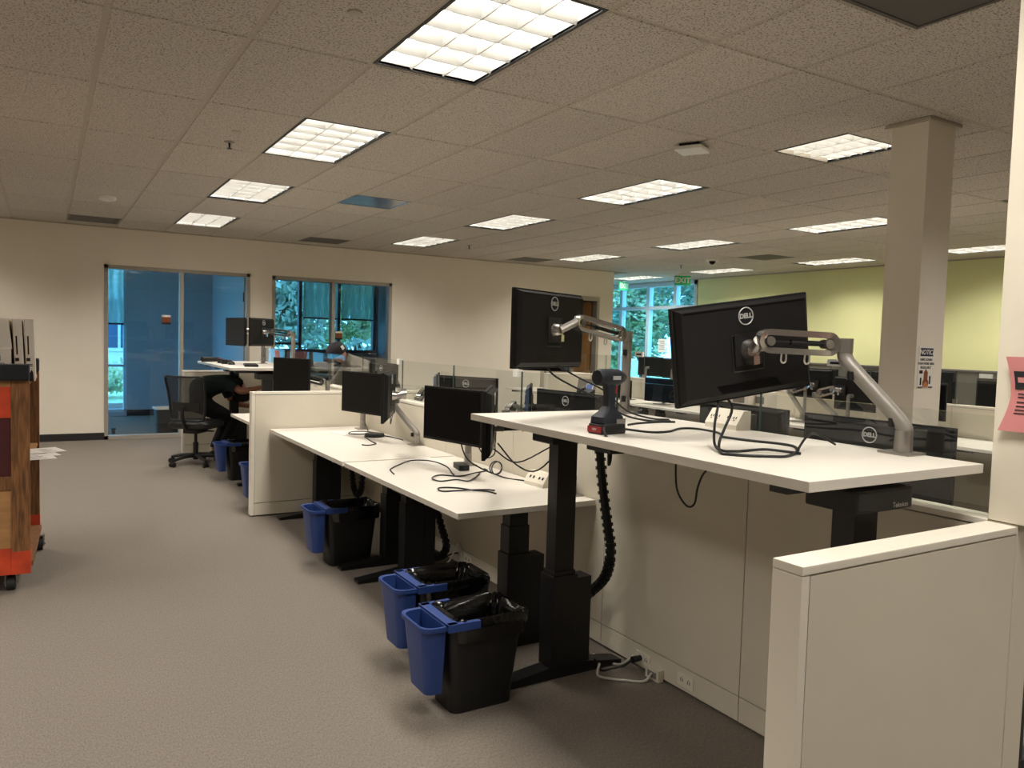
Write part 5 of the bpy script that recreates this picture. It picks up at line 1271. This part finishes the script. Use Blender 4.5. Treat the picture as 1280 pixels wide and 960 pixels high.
# cordless drill standing on its battery
dr = empty('cordless_drill', (1.772, 2.262, 1.2155), math.radians(8), 'dark navy cordless drill standing on its red labelled battery on the raised desk', 'drill')
MB().loft([[(p[0], p[1], z) for p in rrect(0, 0, hx, hy, 0.012, 3)] for hx, hy, z in ((0.062, 0.040, 0.0), (0.064, 0.042, 0.01), (0.060, 0.040, 0.034), (0.052, 0.036, 0.04))]).build('battery', M['blackp'], dr)
MB().box(-0.0665, -0.060, -0.034, 0.034, 0.006, 0.028).build('battery_label', M['redp'], dr, 0)
lettering('18V', 0.015, frame((0, -1, 0), (0, 0, 1), (-1, 0, 0), (-0.0668, 0.0, 0.017)), M['logo'], dr)
MB().loft([[(p[0]+dx, p[1], z) for p in rrect(0, 0, hx, hy, 0.012, 3)] for hx, hy, z, dx in ((0.058, 0.036, 0.04, 0), (0.055, 0.034, 0.062, 0), (0.034, 0.026, 0.08, 0.004), (0.022, 0.019, 0.10, 0.006), (0.021, 0.018, 0.14, 0.008), (0.024, 0.019, 0.175, 0.004), (0.03, 0.022, 0.195, 0.0))]).build('handle', M['drill'], dr)
MB().tube([(-0.06, 0, 0.205), (-0.04, 0, 0.205), (0.0, 0, 0.205), (0.035, 0, 0.205), (0.055, 0, 0.205)], lambda t: 0.033-0.006*(2*abs(t-0.5))**2, 14).build('motor_housing', M['drill'], dr)
MB().cyl((0.05, 0, 0.205), (0.075, 0, 0.205), 0.028, 0.019, 14).cyl((0.075, 0, 0.205), (0.085, 0, 0.205), 0.012, seg=10).build('chuck', M['black'], dr)
MB().box(0.018, 0.036, -0.012, 0.012, 0.145, 0.178, 0.004).build('trigger', M['redp'], dr)
MB().box(0.012, 0.058, -0.038, -0.035, 0.0, 0.055, 0.003).build('belt_clip', M['silver'], dr, 0)
MB().box(-0.01, 0.03, -0.0345, -0.032, 0.198, 0.212).build('maker_mark', M['logo'], dr, 0)
MB().tube([(-0.05, -0.036, 0.03), (-0.075, -0.06, 0.015), (-0.085, -0.09, -0.015), (-0.082, -0.093, -0.06), (-0.078, -0.092, -0.10), (-0.07, -0.092, -0.075), (-0.072, -0.093, -0.03)], 0.005, 6).build('wrist_strap', M['black'], dr)

# things on the far raised desk
kb = empty('keyboard', (1.93, 8.78, 1.1852), 1.4, 'black keyboard on the far raised desk before the two screens', 'keyboard')
MB().box(-0.22, 0.22, -0.07, 0.07, 0, 0.022, 0.004).build('base', M['blackp'], kb)
for k in range(5): MB().box(-0.21, 0.21, -0.062+0.025*k, -0.042+0.025*k, 0.022, 0.026).build('key_row', M['black'], kb, 0)
ms = MB().loft([[(p[0], p[1], z) for p in rrect(0, 0, a, b_, 0.025, 4)] for a, b_, z in ((0.032, 0.055, 0), (0.034, 0.057, 0.015), (0.022, 0.04, 0.035))]).build('computer_mouse', M['blackp']); ms.location = (1.80, 9.15, 1.1852); tag(ms, 'black computer mouse on the far raised desk', 'mouse')
hs_ = MB().tube([(0, 0, 0.02), (0.06, 0.03, 0.03), (0.10, 0.10, 0.03), (0.06, 0.17, 0.03), (0, 0.2, 0.02)], 0.012, 8).cyl((0, -0.02, 0.0), (0, -0.02, 0.05), 0.035, seg=14).cyl((0, 0.22, 0.0), (0, 0.22, 0.05), 0.035, seg=14).build('headset', M['blackp']); hs_.location = (1.76, 9.35, 1.1852); tag(hs_, 'black headset lying on the far raised desk', 'headset')
dd = empty('cordless_drill', (1.72, 9.92, 1.187), 0.3, 'dark power tool with a red tip lying on the far corner of the raised desk', 'drill')
MB().cyl((-0.12, 0, 0.03), (0.08, 0, 0.03), 0.03, 0.026, 12).build('motor_housing', M['blackp'], dd)
MB().cyl((0.08, 0, 0.03), (0.12, 0, 0.03), 0.024, 0.015, 12).build('chuck', M['redp'], dd)
pc = empty('propped_card', (2.35, 9.25, 1.1852), 1.45, 'reddish card propped at the back of the far raised desk', 'card')
MB().box(-0.17, 0.17, -0.004, 0.004, 0, 0.17, mtx=Matrix.Rotation(-0.12, 4, 'X')).build('card', M['pink'], pc, 0)

# things on the middle-row desks
lp_ = empty('laptop', (7.15, 9.80, 0.7402), -1.2, 'grey laptop open on the middle row desk left of the drill', 'laptop')
MB().box(-0.17, 0.17, -0.12, 0.12, 0, 0.018, 0.004).build('base', M['silverp'], lp_)
MB().box(-0.17, 0.17, 0, 0.008, 0, 0.23, mtx=Matrix.Translation((0, 0.12, 0.015)) @ Matrix.Rotation(-0.25, 4, 'X')).build('screen_lid', M['vent'], lp_, 0)
ph = empty('desk_phone', (7.05, 9.55, 0.7402), -1.3, 'black desk phone with a bluish display left of the drill', 'phone')
MB().prism([(-0.10, 0), (0.10, 0), (0.10, 0.10), (-0.10, 0.03)], 'x', -0.10, 0.10).build('phone_base', M['blackp'], ph, 0)
MB().box(-0.08, 0.05, -0.004, 0.0, 0.04, 0.15, mtx=Matrix.Translation((0, 0.08, 0.04)) @ Matrix.Rotation(-0.4, 4, 'X')).build('display_rim', M['white'], ph, 0)
MB().box(-0.068, 0.038, -0.006, -0.004, 0.052, 0.14, mtx=Matrix.Translation((0, 0.08, 0.04)) @ Matrix.Rotation(-0.4, 4, 'X')).build('display', M['lcd'], ph, 0)
MB().tube([(-0.085, -0.08, 0.06), (-0.085, 0.0, 0.09), (-0.085, 0.09, 0.12)], 0.02, 8).build('handset', M['blackp'], ph)
du = empty('duster', (7.52, 8.95, 1.051), 0, 'blue duster on a white handle standing on the middle partition', 'duster')
MB().cyl((-0.0, 0, 0.0), (0, 0, 0.40), 0.008, seg=8).build('handle', M['white'], du)
MB().tube([(0, 0, 0.38), (-0.01, 0.02, 0.44), (-0.0, -0.01, 0.50)], lambda t: 0.03+0.02*math.sin(t*PI), 8).build('duster_head', mat('blue_fluff', (40, 90, 190), 0.9, noise=0.3, scale=90), du)
du.location = (7.60, 8.90, 1.362)
du.location = (7.50, 8.90, 0.0); du.children[0].scale = (1, 1, 1)
for k, (x, y, a) in enumerate(((7.0, 6.15, 0.1), (7.15, 5.95, -0.2))):
    sh = empty('paper_box', (x, y+0.25, 0.7402), a, ('white box of paper standing on the middle row desk, left one under the tilted monitor', 'white box of paper standing on the middle row desk, right one under the tilted monitor')[k], 'box')
    MB().box(-0.07, 0.07, -0.13, 0.13, 0, 0.30, 0.003).build('box_body', M['box'], sh, 0)
    MB().box(-0.072, -0.07, -0.08, 0.08, 0.16, 0.24).build('label', M['vent'], sh, 0)
# notices on the windows and glass
def wall_note(p, w, h, axis, lab, n=5):
    r = empty('window_notice', p, 0, lab, 'notice')
    if axis == 'x':
        MB().box(-0.003, 0, -w/2, w/2, -h/2, h/2).build('sheet', M['paper'], r, 0)
        for k in range(n): MB().box(-0.0042, -0.003, -w*0.34, w*(0.34-0.1*(k % 2)), h*0.36-h*0.75*k/n-0.012, h*0.36-h*0.75*k/n).build('text_line', M['vent'], r, 0)
    else:
        MB().box(-w/2, w/2, -0.003, 0, -h/2, h/2).build('sheet', M['brown'], r, 0)
        MB().box(-w/2, w/2, -0.0045, -0.003, h*0.28, h/2).build('header', M['paper'], r, 0)
        MB().box(-w/2, w/2, -0.0045, -0.003, -h/2, -h*0.3).build('footer', M['ink'], r, 0)
wall_note((XR+0.02, 13.27, 1.53), 0.24, 0.30, 'x', 'white printed notice taped to the end window')
wall_note((1.50, YF+0.05, 1.705), 0.12, 0.135, 'y', 'small brown room sign on the left office glazing')
wall_note((4.07, YF+0.05, 1.55), 0.12, 0.135, 'y', 'small brown room sign on the right office glazing')
# desk inside the right glass office
od = empty('office_desk', (3.75, 13.15, 0), 0, 'dark topped desk inside the right glass office reflecting the sky', 'desk')
MB().box(-0.65, 0.65, -0.40, 0.40, 0.84, 0.87, 0.004).build('desktop', M['bluevent'], od, 0)
for sx in (-0.55, 0.55): MB().box(sx-0.04, sx+0.04, -0.3, 0.3, 0, 0.84).build('leg', M['black'], od, 0)
wb = empty('water_bottle', (3.22, 7.95, 0.7402), 0, 'clear blue water bottle behind the glass right of the hooded person', 'bottle')
MB().lathe([(0.001, 0), (0.036, 0), (0.037, 0.16), (0.02, 0.20), (0.018, 0.215), (0.001, 0.215)], seg=16).build('body', M['frameb'], wb)
MB().cyl((0, 0, 0.215), (0, 0, 0.24), 0.02, seg=12).build('lid', M['white'], wb)
cst = MB().cyl((-0.02, 0, 0.035), (0.02, 0, 0.035), 0.035, seg=14).cyl((-0.02, 0.06, 0.035), (0.02, 0.06, 0.035), 0.035, seg=14).box(-0.03, 0.03, -0.02, 0.08, 0.06, 0.085).build('chair_castor', M['blackp']); cst.location = (0.86, 12.85, 0); tag(cst, 'black chair castor just inside the left glass office', 'castor')

# ------------------------------------------------------------------ outside
struct('ground', MB().box(-30, 60, YX+0.15, 60, -0.12, -0.02).box(XR+0.12, 60, -20, YX+0.15, -0.12, -0.02).box(-30, -1.4, YF-5, YX+.15, -.12, -.02), M['grass'])
bd = empty('neighbour_building', (-2, 27, -0.02), 0, 'pale building with a dark window seen past the left office', 'building')
MB().box(-7, 5.2, 0, 3, 0, 7).build('wall', M['facade'], bd, 0)
for x in (-4.5, -1.5, 1.9, 3.9):
    wf = MB().box(x-0.75, x+0.75, -0.06, 0.0, 0.9, 2.6).build('window_frame', M['frameb'], bd, 0)
    MB().box(x-0.65, x+0.02, -0.075, -0.06, 1.0, 2.5).box(x+0.1, x+0.65, -0.075, -0.06, 1.0, 2.5).build('pane', M['bluegrey'], wf, 0)
def tree(x, y, h, rc, m, label, n=900, cat='tree', leafs=0.28, seed=1, trunk=True):
    rnd = random.Random(seed)
    r = empty('tree' if trunk else 'bush', (x, y, -0.02), 0, label, cat)
    if trunk:
        t = MB().tube([(0, 0, 0), (0.1, 0.05, h*0.3), (0.0, 0.1, h*0.6)], lambda k: 0.16*(1-0.6*k), 8)
        for k in range(4):
            a = k*1.7; t.tube([(0.05, 0.07, h*(0.35+0.05*k)), (0.6*math.cos(a), 0.6*math.sin(a), h*(0.55+0.06*k))], 0.04, 6)
        t.build('trunk', M['bark'], r)
    verts = []; faces = []
    for i in range(n):
        while True:
            p = Vector((rnd.uniform(-1, 1), rnd.uniform(-1, 1), rnd.uniform(-1, 1)))
            if 0.35 < p.length < 1: break
        lump = 0.8+0.25*math.sin(5*p.x+seed)*math.cos(4*p.y)+0.12*math.sin(9*p.z)
        zc, hz = (h*0.58, h*0.5) if trunk else (h*0.5, h*0.5)
        c = Vector((p.x*rc*lump, p.y*rc*lump, zc+p.z*hz*lump))
        if c.z < 0.05: c.z = 0.05+rnd.random()*0.3
        a = Vector((rnd.gauss(0, 1), rnd.gauss(0, 1), rnd.gauss(0, 1))).normalized(); b = a.orthogonal().normalized()
        s_ = leafs*rnd.uniform(0.5, 1.2); k0 = len(verts)
        verts += [c+a*s_, c+b*s_*0.55, c-a*s_, c-b*s_*0.55]; faces.append((k0, k0+1, k0+2, k0+3))
    me = bpy.data.meshes.new('foliage'); me.from_pydata(verts, [], faces)
    f = mesh_obj('foliage', me, m, r, 0); f['kind'] = 'stuff'
TL = [(5.0, 21.0, 5.0, 2.0, 'leafd', 'green tree outside the right office, left one'), (8.0, 22.5, 5.5, 2.4, 'leaf', 'green tree outside the right office, middle one'), (10.6, 23.0, 5.5, 2.3, 'leafd', 'green tree outside the right office, right one'),
      (18.5, 15.8, 6.5, 2.6, 'leaf', 'tree beyond the end windows, right one'), (19.0, 19.2, 6.5, 2.6, 'leafd', 'tree beyond the end windows, second from right'), (19.5, 22.8, 7.0, 2.8, 'leaf', 'tree beyond the end windows, third from right'), (16.5, 20.5, 4.0, 1.6, 'leaf', 'smaller tree close to the end windows')]
for i, (x, y, h_, rc, m_, lab) in enumerate(TL): tree(x, y, h_, rc, M[m_], lab, 9000, seed=i+3, leafs=0.125)
tree(1.2, 20.0, 0.9, 0.7, M['leaf'], 'round pale green bush outside the left office', 500, 'bush', 0.10, 11, False)
tree(0.2, 20.5, 0.7, 0.6, M['leafd'], 'low dark green bush outside the left office', 400, 'bush', 0.10, 12, False)
tree(6.6, 19.2, 1.5, 1.5, M['leafd'], 'wide dark hedge bush outside the right office', 900, 'bush', 0.14, 13, False)
